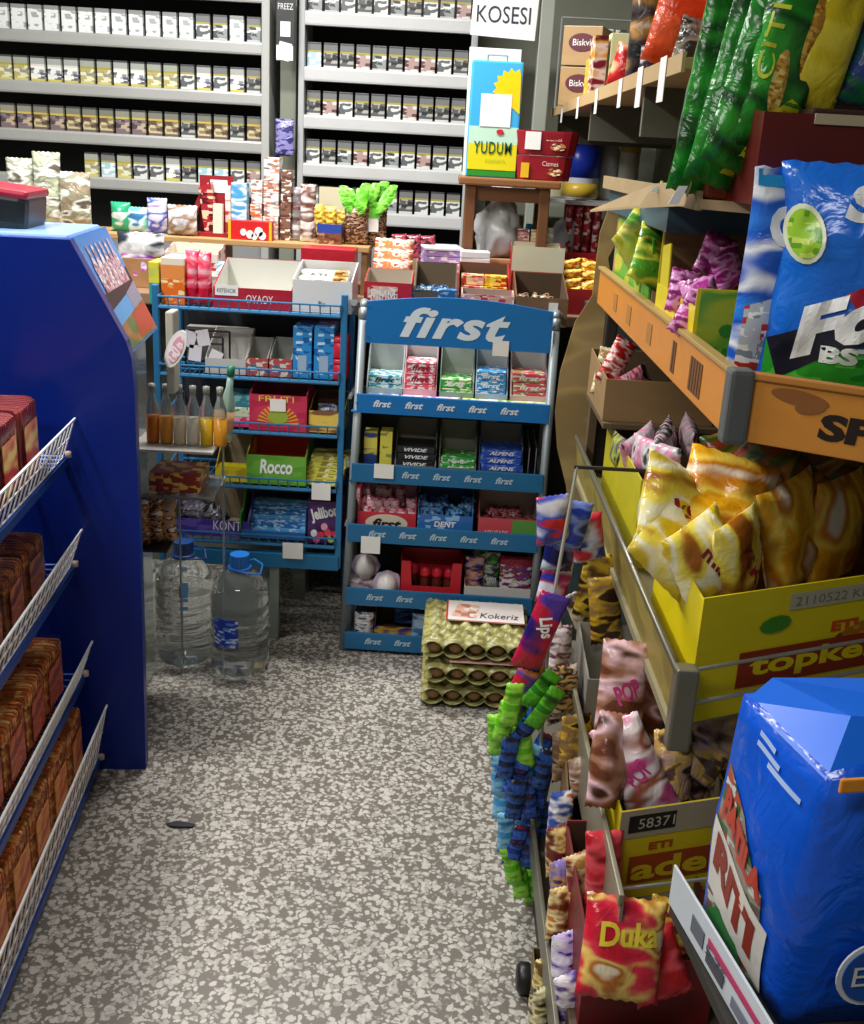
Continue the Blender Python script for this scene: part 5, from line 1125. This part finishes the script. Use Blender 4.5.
for i, (px, py, Y, c, cc) in enumerate([(640, 445, 2.35, '2c2c2c', ['d88ca8', 'b0b0b4']), (665, 440, 2.3, '8c6070', ['e8c8d4', '2c2428', 'c8c8cc']), (690, 435, 2.35, '302c30', ['c090a0', '8c8c90']), (625, 452, 2.4, '3c3c38', ['a8b040', '606060']), (655, 455, 2.2, '484440', ['c8c8cc', 'd080a0'])]):
    snack('black and pink glossy pack, %s in the far rimmed box' % ORD[i], px, py+4, Y, .08, .15, .04, FOIL(c, cc, 24, .6, seed=i), .3*i, -.9, 1.2+.1*i, i, group='black and pink packs')
# third shelf ------------------------------------------------------------
ang3 = math.atan2(.058, .174)
r = rot_carton('yellow based box of brown cakes with a black number plate on the third shelf', .316, 1.43, .339, .185, .3, .165, PR('d2bc18', ['c4ae10'], 8, .3, .5), M('6c5c48', .85), .16, .165, ang3, sides=.16)
MB().box(-.0925, .0925, -.0014, -.0004, .115, .165).build('pale_band', M('a89c84', .7), r)
MB().box(-.078, .0, -.0022, -.0012, .125, .155).build('number_plate', M('1c1a16', .5), r); lettering('58371', r, (-.032, -.0028, .14), .06, .018, M('c8c0a8', .5), bold=0)
lettering('ETI', r, (-.02, -.0012, .095), .04, .014, M('b8480c', .5), bold=.04); MB().box(-.07, .085, -.0022, -.0012, .03, .08).build('logo_panel', M('a04418', .5), r); lettering('ade', r, (.0, -.003, .055), .13, .04, M('d8bc20', .5), bold=.03)
slant(r, .185, ang3)
BR = [FOIL('6c3c28', ['a07058', 'e8c0c8', '4c2818'], 14, .45, seed=s) for s in range(3)]+[FOIL('c0a8a4', ['8c4c34', 'f0e4e4', 'c04c80'], 14, .6, seed=7)]+[FOIL('5c4434', ['e0b860', 'c8a090', '2c2018'], 24, .6, seed=s) for s in (2, 3)]
for i, (px, py, Y, w_, h_, rz, ry, mi, nm) in enumerate([(622, 690, 1.66, .09, .17, .2, .15, 0, 'tall brown upper left'), (650, 690, 1.72, .09, .17, -.1, .3, 1, 'brown upper middle'), (636, 770, 1.5, .085, .17, .1, -.5, 3, 'white topped leaning'), (672, 770, 1.52, .07, .13, .3, .1, 4, 'striped front'), (700, 760, 1.54, .08, .12, -.2, .5, 5, 'striped right'), (692, 720, 1.62, .07, .14, .1, .3, 4, 'striped upper right'), (610, 760, 1.5, .07, .15, .4, .3, 2, 'dark brown front left'), (722, 745, 1.6, .07, .14, -.1, -.3, 5, 'rightmost striped')]):
    snack('brown cake wrapper, %s one on the third shelf' % nm, px, py, Y, w_, h_, .045, BR[mi], rz, -.35, ry, i, name='cake_wrapper', cat='cake', group='brown cakes on the third shelf', wr=.2, extra=[('POP', 'c83c80', 0, .5, .5, .2, .5)] if i in (0, 2) else ())
for i, (px, py, Y, c, cc) in enumerate([(594, 585, 2.1, '2c2018', ['d8b830', '5c4028']), (605, 610, 2.05, '3c2818', ['c8a028', '8c6c40']), (588, 620, 2.15, '4c3828', ['d0c0a0'])]):
    snack('dark chocolate snack bag with yellow print, %s at the third shelf\'s far end' % ORD[i], px, py, Y, .07, .14, .04, FOIL(c, cc, 22, .45, seed=i), .2, -.2, .2-.3*i, i)
o = carton('grey_carton', 'torn grey white carton between the dark and the brown cake bags', .375, 1.86, .339, .12, .2, .19, M('8c8880', .8), M('a8a498', .8), .2, .17)
# lower shelves -------------------------------------------------------------
r = rot_carton('dark red box of red biscuit bags on the lower shelf', .262, 1.3, .21, .2, .3, .2, M('6c1418', .5), M('4c2c20', .8), .16, .12, .1, sides=.15)
slant(r, .2, .1)
tag(MB().box(.25, .5, 1.27, 1.6, .153, .209, c=.003).build('brown_carton', M('4c3c2c', .7)), 'low brown carton under the dark red biscuit box', 'box')
RB_ = [FOIL('c01c28', ['c01c28', 'e8505c', '8c1018'], 16, .5, seed=s) for s in range(3)]
RBL = FOIL('c82034', ['d83048', 'e8c468', 'b86c28', 'f0e0c0'], 15, .45, seed=4)
snack('large red biscuit bag with yellow lettering on top of the dark red box', 622, 948, 1.27, .125, .14, .045, RBL, .1, -.5, .18, 3, name='biscuit_bag', cat='biscuit bag', nx=16, nz=20, text='Duka', tcol='f0d840', th=.24, tz=.66, tilt=.1)
snack('tall narrow red bag standing upright behind the large red biscuit bag', 603, 880, 1.42, .06, .17, .04, RB_[0], .1, -.1, -.05, 1, name='biscuit_bag', cat='biscuit bag')
snack('plain red crumpled bag right below the large red biscuit bag', 655, 965, 1.3, .09, .1, .05, RB_[1], .2, -.5, -.3, 2, name='biscuit_bag', cat='biscuit bag')
snack('dark red bag with yellow print at the right of the dark red box', 668, 935, 1.36, .08, .11, .04, FOIL('8c1c24', ['d8b040', 'b02830'], 24, .5, seed=5), -.1, -.3, .2, 4, name='biscuit_bag', cat='biscuit bag')
col = [(560, 650, 1.95, .05, .1, 'c8a0b0', ['5c2c30', 'f0e8ec'], 'pink and white'), (565, 690, 1.9, .06, .1, '5c3828', ['c8a060', '2c1c14', 'e0c8b0'], 'brown and tan'), (556, 700, 1.98, .05, .1, '8c4c50', ['e8d0d0', '4c1c20'], 'red brown'), (575, 740, 1.8, .07, .1, '30201c', ['d8b030', '8c6c40'], 'black and gold'), (565, 755, 1.82, .06, .1, '3c2c28', ['b09880', '7c5c40'], 'dark brown'), (585, 775, 1.74, .07, .08, '4c342c', ['d0c0b0', 'a88068'], 'crinkled brown'), (560, 815, 1.68, .05, .09, 'd05c20', ['f0f0f0', '3c58b0'], 'orange and white'), (558, 850, 1.6, .05, .09, 'c88c30', ['e8d088', '6c2c20'], 'biscuit coloured'), (563, 880, 1.55, .05, .08, '4c2c80', ['c8a048', '8c7cc0'], 'purple and gold'), (560, 912, 1.5, .05, .09, 'c08038', ['f0dc98', '7c3c18'], 'golden biscuit'), (566, 960, 1.42, .055, .1, '4c2c90', ['c8b8e8', 'f0ecf4'], 'purple and white'), (572, 1000, 1.36, .06, .1, 'b8a8c8', ['5c3c98', 'f4f0f8'], 'lilac and white'), (543, 985, 1.5, .04, .1, 'b08c38', ['f0e0a0', '6c4c18'], 'shiny gold'), (540, 1015, 1.42, .04, .1, '8c6c28', ['f0e8b8', '3c2c10'], 'dark gold'), (580, 880, 1.5, .05, .1, 'c09050', ['e8d8a0', '8c1c24'], 'tan and red')]
for i, (px, py, Y, w_, h_, c, cc, nm) in enumerate(col):
    snack('%s snack packet standing at the aisle edge of the lower shelves' % nm, px, py, Y, w_, h_, .035, FOIL(c, cc, 26, .6, seed=i), .5, -.15, .1-.1*(i % 3), i % 5, name='snack_packet', cat='snack packet', group='packets along the aisle edge', wr=.2)
tag(carton('kraft_box', 'brown open carton half way along the lower shelf edge', .345, 1.62, .153, .14, .18, .17, PR('7c6040', ['8c7048'], 8, .3, .8), M('5c4430', .8), .24, .15), None)
r = carton('kraft_box', 'low kraft carton at the foot of the right shelving', .29, 1.3, .153, .09, .3, .1, M('7c6c48', .8), M('5c4c34', .8), .1, .06)
r.location = (.245, 1.3, .001); r.scale = (.45, 1, 1)
# hanging strips of sour candy ----------------------------------------------
r = empty('hanging_strip', (.21, 1.84, 0), 0, 'thin plastic clip strip holding the bunch of hanging sachets', 'hanger')
a = aty(577, 467, 1.95); b = aty(551, 610, 1.86); c = aty(530, 890, 1.84)
MB().path([a-Vector((.21, 1.84, 0)), b-Vector((.21, 1.84, 0)), c-Vector((.21, 1.84, 0))], .0035).build('strip', M('9c9c94', .3), r)
MB().box(a.x-.21-.005, a.x-.21+.16, .107, .113, a.z-.003, a.z+.003).build('hook_arm', DKM, r)
SC = {'g': (FOIL('64c81c', ['a0e84c', '3c9c14'], 20, .4), 'lime green'), 'c': (FOIL('3c9cd8', ['8cd0f0', '1c6cb0'], 20, .4), 'light blue'), 'b': (FOIL('1c3c9c', ['3c6cd0', '101c4c', 'a02038'], 24, .4), 'navy blue'), 'd': (FOIL('14284c', ['2c5cb0', '1c1c2c'], 24, .4), 'dark blue'), 'G': (FOIL('2c7c1c', ['5cb82c', '144c10'], 20, .5), 'dark green')}
sach = [(512, 705, 'g', .1), (505, 722, 'g', .15), (497, 735, 'g', -.1), (515, 745, 'g', -.3), (508, 758, 'd', .1), (524, 748, 'g', -.2), (540, 690, 'G', .6), (532, 712, 'G', .6), (545, 708, 'G', .55), (526, 728, 'd', .5), (500, 775, 'c', -.05), (502, 800, 'c', .0), (506, 832, 'c', -.05), (518, 775, 'b', .3), (530, 765, 'c', .4), (538, 752, 'b', .4), (516, 800, 'd', .1), (528, 800, 'b', -.2), (522, 820, 'c', -.4), (533, 825, 'c', .4), (516, 845, 'b', .2), (528, 850, 'b', 0), (540, 790, 'b', .1), (542, 820, 'd', 0), (512, 865, 'g', -.25), (520, 880, 'g', -.2), (530, 893, 'g', -.15), (532, 868, 'd', .1), (541, 880, 'G', -.1), (543, 770, 'd', .2)]
for i, (px, py, k, ry) in enumerate(sach):
    mt, nm = SC[k]
    snack('%s narrow sachet in the hanging bunch, %s' % (nm, 'near the top' if py < 740 else 'around the middle' if py < 835 else 'near the bottom'), px, py, 1.80+.02*(i % 4), .036, .09, .014, mt, .2-.1*(i % 4), 0, ry, i % 5, name='sachet', cat='sachet', group='hanging bunch of sachets: '+nm+(', top' if py < 740 else ', middle' if py < 835 else ', bottom'), nx=6, nz=10)
snack('long purple and red bag with white lettering hanging above the green sachets', 540, 632, 1.84, .06, .16, .03, FOIL('4c34a0', ['c02040', 'c02040', '2c1c6c'], 10, .6, seed=3), .1, 0, .3, 2, text='Lips', th=.2, tz=.6, tilt=-1.1)
snack('red and purple bag hanging lowest above the lime sachets', 523, 685, 1.86, .05, .13, .03, FOIL('c02438', ['5c3ca0', 'e88048'], 12, .5, seed=4), .1, 0, .35, 3)
for i, (px, py, c, cc, ry, nm) in enumerate([(553, 520, 'd02c38', ['3c4cb0', 'e0e0ec'], -.1, 'red and blue left'), (572, 525, '2c48c8', ['8098e8', '1c2c80'], .2, 'bright blue'), (588, 538, '3448b0', ['c8d0e8', 'd03048'], -.2, 'blue and silver right'), (560, 548, '2840b0', ['c0c8e0', '182060'], .1, 'lower blue'), (555, 580, '2c3cb0', ['b02850', 'd8d8e8'], .15, 'lowest blue and red')]):
    snack('crinkled %s pouch in the cluster left of the yellow shelf' % nm, px, py, 1.98+.03*i, .07, .1, .04, FOIL(c, cc, 16, .5, seed=i), .3, 0, ry, i, wr=.25)
# top: green bags -----------------------------------------------------------
tb = empty('top_shelf', (.75, 1.55, 0), 0, 'upper right shelf above the orange edged one, carrying the tall green bags', 'shelf')
MB().prism([(-.36, 1.3), (-.36, .2), (-.2, .04), (.4, .04), (.4, 1.3)], 1.385, 1.4, 0, 'z').build('board', M('8c7454', .6), tb, (0, 0, 0))
MB().box(-.366, -.358, .2, 1.3, 1.383, 1.412).build('kraft_lip', PR('94805c', ['a48c64'], 8, .3, .8), tb)
MB().box(-.35, -.2, .5, 1.28, 1.33, 1.3845).build('hanging_rail', M('34505c', .5), tb)
kx = empty('folded_cardboard', (0, 0, 0), 0, 'folded kraft lid with two white price stickers left of the amber box', 'cardboard')
q = [aty(x, y, Y) for x, y, Y in ((590, 212, 2.5), (655, 186, 1.9), (692, 184, 1.75), (684, 206, 1.75), (640, 208, 1.95))]
MB().add([tuple(p) for p in q]+[tuple(p+Vector((.0, .004, .004))) for p in q], [(0, 1, 2, 3, 4), (5, 9, 8, 7, 6)]+[(i, (i+1) % 5, 5+(i+1) % 5, 5+i) for i in range(5)]).build('lid', PR('9c8660', ['8c7650'], 8, .3, .8), kx)
for pp in (((668, 204), (679, 186), (688, 186), (678, 205)), ((650, 192), (655, 186), (664, 186), (660, 192))):
    q = [aty(x, y, 1.735 if pp[0][0] > 660 else 1.88) for x, y in pp]; MB().add([tuple(p) for p in q]+[tuple(p+Vector((0, .002, 0))) for p in q], [(0, 1, 2, 3), (7, 6, 5, 4)]+[(i, (i+1) % 4, 4+(i+1) % 4, 4+i) for i in range(4)]).build('price_sticker', WHITE, kx)
tag(MB().box(-.05, .05, 0, .1, 0, .075, c=.006).build('amber_box', PR('9c3410', ['c85818', '5c1808'], 10, .5, .2), None, (.445, 1.76, 1.4005)), 'shiny amber red box at the foot of the green bags', 'box')
r = carton('snack_tray', 'dark red open tray with brown edge right of the amber box', .70, 1.605, 1.4005, .54, .24, .14, M('5c1410', .45), M('3c1410', .6), .14, .125)
MB().box(-.2, .27, -.004, -.0005, .112, .126).build('cream_rim', M('b8a888', .7), r)
GB = [FOIL('146c1c', ['208c24', '0c4414', '38a834'], 6, .5, seed=s) for s in range(4)]
gb = [(728, 88, 1.8, .17, .34, .3, .14), (756, 76, 1.76, .17, .34, .2, .2), (780, 58, 1.72, .17, .34, .15, .24), (792, 36, 1.7, .12, .32, .1, .16)]
for i, (px, py, Y, w_, h_, rz, ry) in enumerate(gb):
    c = aty(px, py, Y); M3 = Matrix.Rotation(rz+.3, 4, 'Z') @ Matrix.Rotation(ry, 4, 'Y'); p = c-(M3 @ Vector((0, 0, h_/2)))
    r = empty('green_snack_bag', (p.x, p.y, max(p.z, 1.402)), 0, 'tall dark green snack bag with corn print, %s from the left on the upper shelf' % ORD[i], 'snack bag', 'tall green snack bags'); r.rotation_euler = (0, ry, rz+.3)
    m, f = pouch_mesh(w_, h_, .06, i+2, .04, 14, 28, .22, .0015); m.build('bag_body', GB[i], r); sf = lambda a, b, f=f: -f(a, b)
    patch(r, 'corn_print', ellipse(.015, .17, .016, .06, 20), sf, PR('d89830', ['f0c858', 'b86c18'], 70, .6, .3), .0012)
    patch(r, 'corn_print', ellipse(-.02, .09, .014, .045, 20), sf, PR('e0b050', ['f8dc80', 'b87c28'], 70, .6, .3), .0012)
    patch(r, 'yellow_print', [(-.03, .02), (.045, .02), (.05, .06), (.01, .075), (-.02, .05)], sf, PR('d8d020', ['2c8c20'], 50, .5, .3), .0014)
    lettering('CITIR', r, (-.045, 0, .16), .14, .02, M('d8e040', .3), surf=sf, tilt=math.pi/2)
tag(MB().box(-.2, .2, 0, .2, 0, .13, c=.004).build('inner_carton', M('3c2018', .6), None, (.70, 1.62, 1.4045)), 'dark carton filling the dark red tray under the yellow bag', 'box')
c = aty(820, 20, 1.7)
pouch('yellow_snack_bag', 'bright yellow snack bag right of the green bags', 'snack bag', c.x, c.y, 1.536, .09, .24, .05, FOIL('dcc41c', ['ecd840', 'c8ac10'], 6, .4), rz=.3, ry=.2, seed=2, nx=14, nz=24)
r = pouch('white_snack_bag', 'navy, green and white chip bag at the upper right corner', 'snack bag', c.x+.125, 1.72, 1.536, .17, .28, .06, FOIL('24345c', ['1c6c3c', '2c448c', '102c34'], 9, .6), rz=.1, ry=.2, seed=4, nx=16, nz=24)
f = PM[(round(.17, 3), round(.28, 3), round(.06, 3), 4, .05, 16, 24, .12, id(r.data.materials[0]))][1]
patch(r, 'white_print', ellipse(-.02, .08, .025, .055, 20, -.3), lambda a, b: -f(a, b), M('dcdce4', .25), .0012)
patch(r, 'white_print', ellipse(-.055, .19, .012, .06, 20, -.3), lambda a, b: -f(a, b), M('d0d4e0', .25), .0012)
tag(MB().box(0, .27, 0, .2, 0, .15, c=.004).build('brown_box', PR('4c2c1c', ['5c3824'], 8, .3), None, (.53, 1.86, 1.4005)), 'dark brown box behind the dark red tray', 'box')
# long wall shelf with biscuits ------------------------------------------------
ws = empty('wall_shelf', (.37, 3.0, 0), 0, 'long wooden wall shelf with white price tags at upper right', 'shelf')
MB().box(0, .5, -1.1, 1.35, 1.597, 1.615, c=.002).build('board', M('a08458', .6), ws)
MB().box(-.006, 0, -1.1, 1.35, 1.592, 1.622).build('front_edge', M('b09468', .6), ws)
for x, y in ((562, 108), (577, 112), (596, 100), (620, 88), (640, 74), (664, 56)):
    p = atx = aty(x, y, 3); d = p-Vector((0, 0, CAMZ)); p = Vector((0, 0, CAMZ))+d*(.362/d.x); big = 1 if x > 620 else .8
    MB().box(-.0005, .0005, -.03*big, .03*big, -.045*big, .03*big).build('price_tag', WHITE, ws, (-.0075, p.y-3.0, 1.597))
for y in (4.3, 3.3, 2.4): MB().box(.02, .5, y-3.01, y-2.99, 1.5, 1.597).build('bracket', M('5c5c50', .6), ws)
tag(MB().box(.82, .84, 2.9, 4.6, 0, 2.5).build('partition_panel', M('5f6050', .7)), 'olive grey partition behind the long wooden wall shelf', 'panel')
for y in (3.1, 3.6, 4.1):
    tag(MB().box(.79, .82, y, y+.03, 0, 2.4, c=.003).build('partition_strut', M('6c6e5e', .6)), 'grey green strut on the partition, %s one' % {3.1: 'nearest', 3.6: 'middle', 4.1: 'farthest'}[y], 'strut')
def wsb(nm, label, x0, x1, yt, Y, d, mat, **k): return box(nm, label, x0, x1, yt, 1.6155, Y, d, mat, **k)
for k in range(2):
    X, W_, _ = S(562, 585, 90, 1.6155, 3.9)
    o = pack('biscuit_box', '%s kraft biscuit box with maroon oval label on the wall shelf' % ['lower', 'upper'][k], 'box', .44, 3.95, 1.6155+.125*k, .13, .2, .12, PR('a8885c', ['b8986c'], 8, .3), rz=-.35, group='kraft biscuit boxes')
    MB().prism(ellipse(0, .07, .045, .028, 20), -.1025, -.101).build('oval_label', M('5c1c2c', .4), o); lettering('Biskvi', o, (0, -.104, .07), .06, .02, WHITE)
    MB().box(-.066, -.0652, -.08, .08, .02, .1).build('side_print', M('6c2c34', .5), o)
wsb('yellow_biscuit_pack', 'tall yellow biscuit pack beside the kraft boxes on the wall shelf', 586, 595, 58, 3.5, .1, PR('d0b428', ['e8d868'], 30, .3))
wsb('maroon_biscuit_pack', 'tall maroon biscuit pack with white swirl on the wall shelf', 592, 606, 35, 3.3, .1, PR('7c1428', ['e8d0c8', 'd89c40', '5c0c1c'], 18, .5))
wsb('cream_pack', 'pale green and cream pack behind the red bag', 608, 630, 33, 3.3, .06, PR('b0b070', ['d8d8a8'], 20, .4))
RPW = lambda label, x0, x1, yt, Y, t, mat, **k: RP(label, x0, x1, yt, 1.6155, Y, t, mat, **k)
RPW('glossy red snack bag with beige print lying on the wall shelf', 604, 643, 45, 2.85, .07, FOIL('b81c20', ['c82428', 'd8b088', '8c1014'], 12, .5), seed=2, ry=.25)
RPW('black and white crinkled bag right of the red bag', 637, 662, 45, 2.7, .06, FOIL('26262a', ['b0b0b4', '4c4c50'], 18, .4), seed=3)
RPW('black bag with ochre print standing high on the wall shelf', 630, 662, -20, 2.8, .07, FOIL('1c1a1c', ['3c3438', 'a87c40', 'd8d0c8'], 10, .4), seed=4)
RPW('cream and black bag leaning beside the orange bag', 655, 688, 5, 2.4, .06, FOIL('2c2624', ['d8c8a8', '1c1814', 'b89058'], 9, .6), seed=5, ry=.3)
RPW('dark zigzag printed bag under the orange bag', 668, 712, 18, 2.2, .05, FOIL('241e1c', ['8c8474', '2c2420'], 20, .4), seed=6, ry=.2)
c = aty(696, 2, 2.15)
pouch('orange_bag', 'bright orange bag at the top above the dark zigzag bag', 'bag', c.x, 2.25, 1.62, .16, .22, .06, FOIL('e0481c', ['f06030', 'c03810'], 8, .4), rz=.2, ry=.2, seed=7)
pouch('orange_bag', 'orange bag top resting higher behind the first green bag', 'bag', .52, 2.1, 1.6155, .14, .26, .06, FOIL('d8441c', ['f06838'], 8, .4), rz=.3, seed=8)
r = empty('packet_rack', (.42, 4.15, 1.6155), 0, 'clear plastic packets hanging at the far end of the wall shelf', 'packets')
MB().path([(-.06, 0, 0), (-.06, 0, .3), (.2, 0, .3), (.2, 0, 0)], .004).build('wire_frame', STEEL, r)
for k in range(5): MB().box(-.05+.045*k, -.012+.045*k, -.012, .0, .13+.02*(k % 2), .27, c=.004).build('clear_packet', PR('6c6c6c', ['c8c8cc', '3c3c3c'], 30, .5), r)
# goods under the wall shelf
tag(MB().box(.42, .8, 3.0, 3.27, .0, 1.05, c=.004).build('stock_carton', PR('3c4c50', ['4c5c60'], 4, .3)), 'dark blue grey stock carton pile behind the right shelving', 'box')
# foreground shelf with big blue bag --------------------------------------------
ang4 = math.atan2(.783-1.006, .331-.288)
fs = empty('near_shelf', (.55, .75, 0), 0, 'near shelf at lower right with a white and magenta price strip', 'shelf')
MB().prism([(-.26, .26), (-.2, -.25), (.4, -.25), (.4, .26)], .655, .668, 0, 'z').build('board', M('2c2824', .6), fs)
MB().box(-.05, -.02, .22, .25, 0, .655, c=.003).build('upright', DKM, fs); MB().box(.36, .39, .22, .25, 0, .655, c=.003).build('upright', DKM, fs)
MB().box(.36, .39, -.24, -.21, 0, .655, c=.003).build('upright', DKM, fs)
st = MB().box(0, .46, -.0015, .0015, .672, .722, c=.0007).build('price_strip', M('c4ccd4', .3), fs, (.288-.55, 1.006-.75, 0), (0, 0, ang4+0))
for o_, (x0, x1, z0, z1, c) in enumerate([(.1, .46, .7, .708, 'b02860'), (.06, .09, .685, .705, '5c606c'), (.1, .14, .68, .695, '3c404c'), (.16, .2, .678, .69, '6c7080'), (.21, .26, .682, .694, 'c87090')]):
    MB().box(x0, x1, -.0028, -.0018, z0, z1).build('strip_print', M(c, .4), st)
lettering('5,75', st, (.12, -.003, .693), .045, .014, M('3c4048', .5)); 
# the bag: block bottomed, with a folded top
r = empty('pet_food_bag', (0, 0, 0), 0, 'big blue block bottomed bag with white and red label at lower right', 'bag')
bl = [(.322, 1.0), (.362, .835), (.62, .88), (.60, 1.03)]           # footprint, corner nearest the camera second
zt = [.945, .94, .93, .945]; vs = []; n = 10
rows_ = []
for j in range(n+1):
    t = j/n; row = []
    for i in range(4):
        a = Vector(bl[i]); b = Vector(bl[(i+1) % 4])
        for s_ in range(6):
            u = s_/6; p = a.lerp(b, u); nrm = Vector(((b-a).y, -(b-a).x)).normalized(); ce = Vector((.488, .935))
            if (p-ce).dot(nrm) < 0: nrm = -nrm
            bulge = .012*math.sin(math.pi*u)*math.sin(math.pi*min(1, t*1.0))+.006*noise.noise(Vector((p.x*14, p.y*14, t*3)))
            q = p+nrm*bulge; q = ce+(q-ce)*(1-.05*t**3); row.append((q.x, q.y, .669+t*(.27)+(.012*math.sin(math.pi*u) if j == n and i % 2 else 0)))
    rows_.append(row)
vs = [v for row in rows_ for v in row]; N = 24
fs_ = [(j*N+i, j*N+(i+1) % N, (j+1)*N+(i+1) % N, (j+1)*N+i) for j in range(n) for i in range(N)]+[tuple(range(N))[::-1], tuple(range(n*N, (n+1)*N))]
BLM = FOIL('0c50c8', ['0c50c8', '1460dc'], 5, .3, seed=1)
m = MB().add(vs, fs_, 0, True); m.build('bag_body', BLM, r)
# folded top flap
MB().add([(.33, .99, .935), (.365, .845, .935), (.60, .885, .93), (.585, 1.02, .935), (.352, .985, .965), (.40, .9, .972), (.60, .93, .96), (.58, 1.01, .965)], [(0, 1, 2, 3), (4, 7, 6, 5), (0, 4, 5, 1), (1, 5, 6, 2), (2, 6, 7, 3), (3, 7, 4, 0)]).build('folded_top', M('1468e0', .25), r)
MB().box(-.014, .014, -.004, .0, -.006, .008, c=.002).build('orange_clip', M('e0902c', .4), r, (.385, .836, .938), (0, 0, .2))
# left side face print, u from the far edge to the near corner, v up
fa, fb = Vector(bl[0]), Vector(bl[1]); fn = Vector(((fb-fa).y, -(fb-fa).x)).normalized()
if fn.x > 0: fn = -fn
def side(pts, mat, nm, lift=.0016):
    bm = bmesh.new(); vv = [bm.verts.new((u, v, 0)) for u, v in pts]; bm.faces.new(vv); bmesh.ops.triangulate(bm, faces=list(bm.faces))
    for _ in range(4):
        ed = [e for e in bm.edges if e.calc_length() > .12]
        if ed: bmesh.ops.subdivide_edges(bm, edges=ed, cuts=1); bmesh.ops.triangulate(bm, faces=list(bm.faces))
    for v in bm.verts:
        u, t = v.co.x, v.co.y; p = fa.lerp(fb, u); q = p+fn*(.012*math.sin(math.pi*u)*math.sin(math.pi*t)+.006*noise.noise(Vector((p.x*14, p.y*14, t*3)))); ce = Vector((.488, .935)); q = ce+(q-ce)*(1-.05*t**3)+fn*lift
        v.co = (q.x, q.y, .669+t*.27)
    me = bpy.data.meshes.new(nm); bm.to_mesh(me); bm.free(); me.materials.append(mat); return link(nm, me, r)
side([(.04, .0), (.75, .0), (.72, .42), (.4, .62), (.06, .72)], PR('8c8478', ['b04838', 'c8c8c0', '3c5c30', '5c5048'], 30, .7), 'food_print')
side([(.04, .16), (.78, .02), (.8, .3), (.5, .38), (.04, .48)], M('d8d4cc', .35), 'white_panel', .0024)
vsx, fsx = text_geo('PATI', .1, .05)
def sidetext(body, u0, v0, du_, dv_, skew, mat, nm='lettering'):
    a, b_ = text_geo(body, .1, .06); m = MB()
    P_ = []
    for x, y in a:
        u = u0+x*du_; t = v0+y*dv_+skew*x; p = fa.lerp(fb, u); q = p+fn*(.012*math.sin(math.pi*u)*math.sin(math.pi*t)+.0035+.006*noise.noise(Vector((p.x*14, p.y*14, t*3)))); ce = Vector((.488, .935)); q = ce+(q-ce)*(1-.05*t**3); P_.append((q.x, q.y, .669+t*.27))
    m.add(P_, b_).build(nm, mat, r)
sidetext('RITI', .4, .28, .62, .17, -.16, M('8c3020', .4)); sidetext('PATILA', .42, .52, .6, .12, -.16, M('b84030', .4))
for u0, u1, v in ((.3, .48, .93), (.3, .56, .89), (.45, .8, .85)): side([(u0, v), (u1, v-.02), (u1, v), (u0, v+.02)], M('a8c0e8', .4), 'small_print', .0024)
side([(.0, .0), (.6, .0), (.5, .1), (.2, .12)], M('2c7c3c', .4), 'green_print', .003)
# round emblem on the front face
cA = Vector((.43, .833)); m = MB(); t_ = math.atan2(.045, .238)
e = empty('x'); bpy.data.objects.remove(e)
em = MB().prism(ellipse(0, 0, .035, .035, 28), -.002, 0).build('round_emblem', M('e4e8f0', .35), r, (.432, .826, .745), (0, 0, t_)); MB().prism(ellipse(0, 0, .03, .03, 28), -.0032, -.0022).build('emblem_disc', M('2858b8', .35), em); lettering('EU', em, (0, -.004, 0), .04, .022, WHITE)
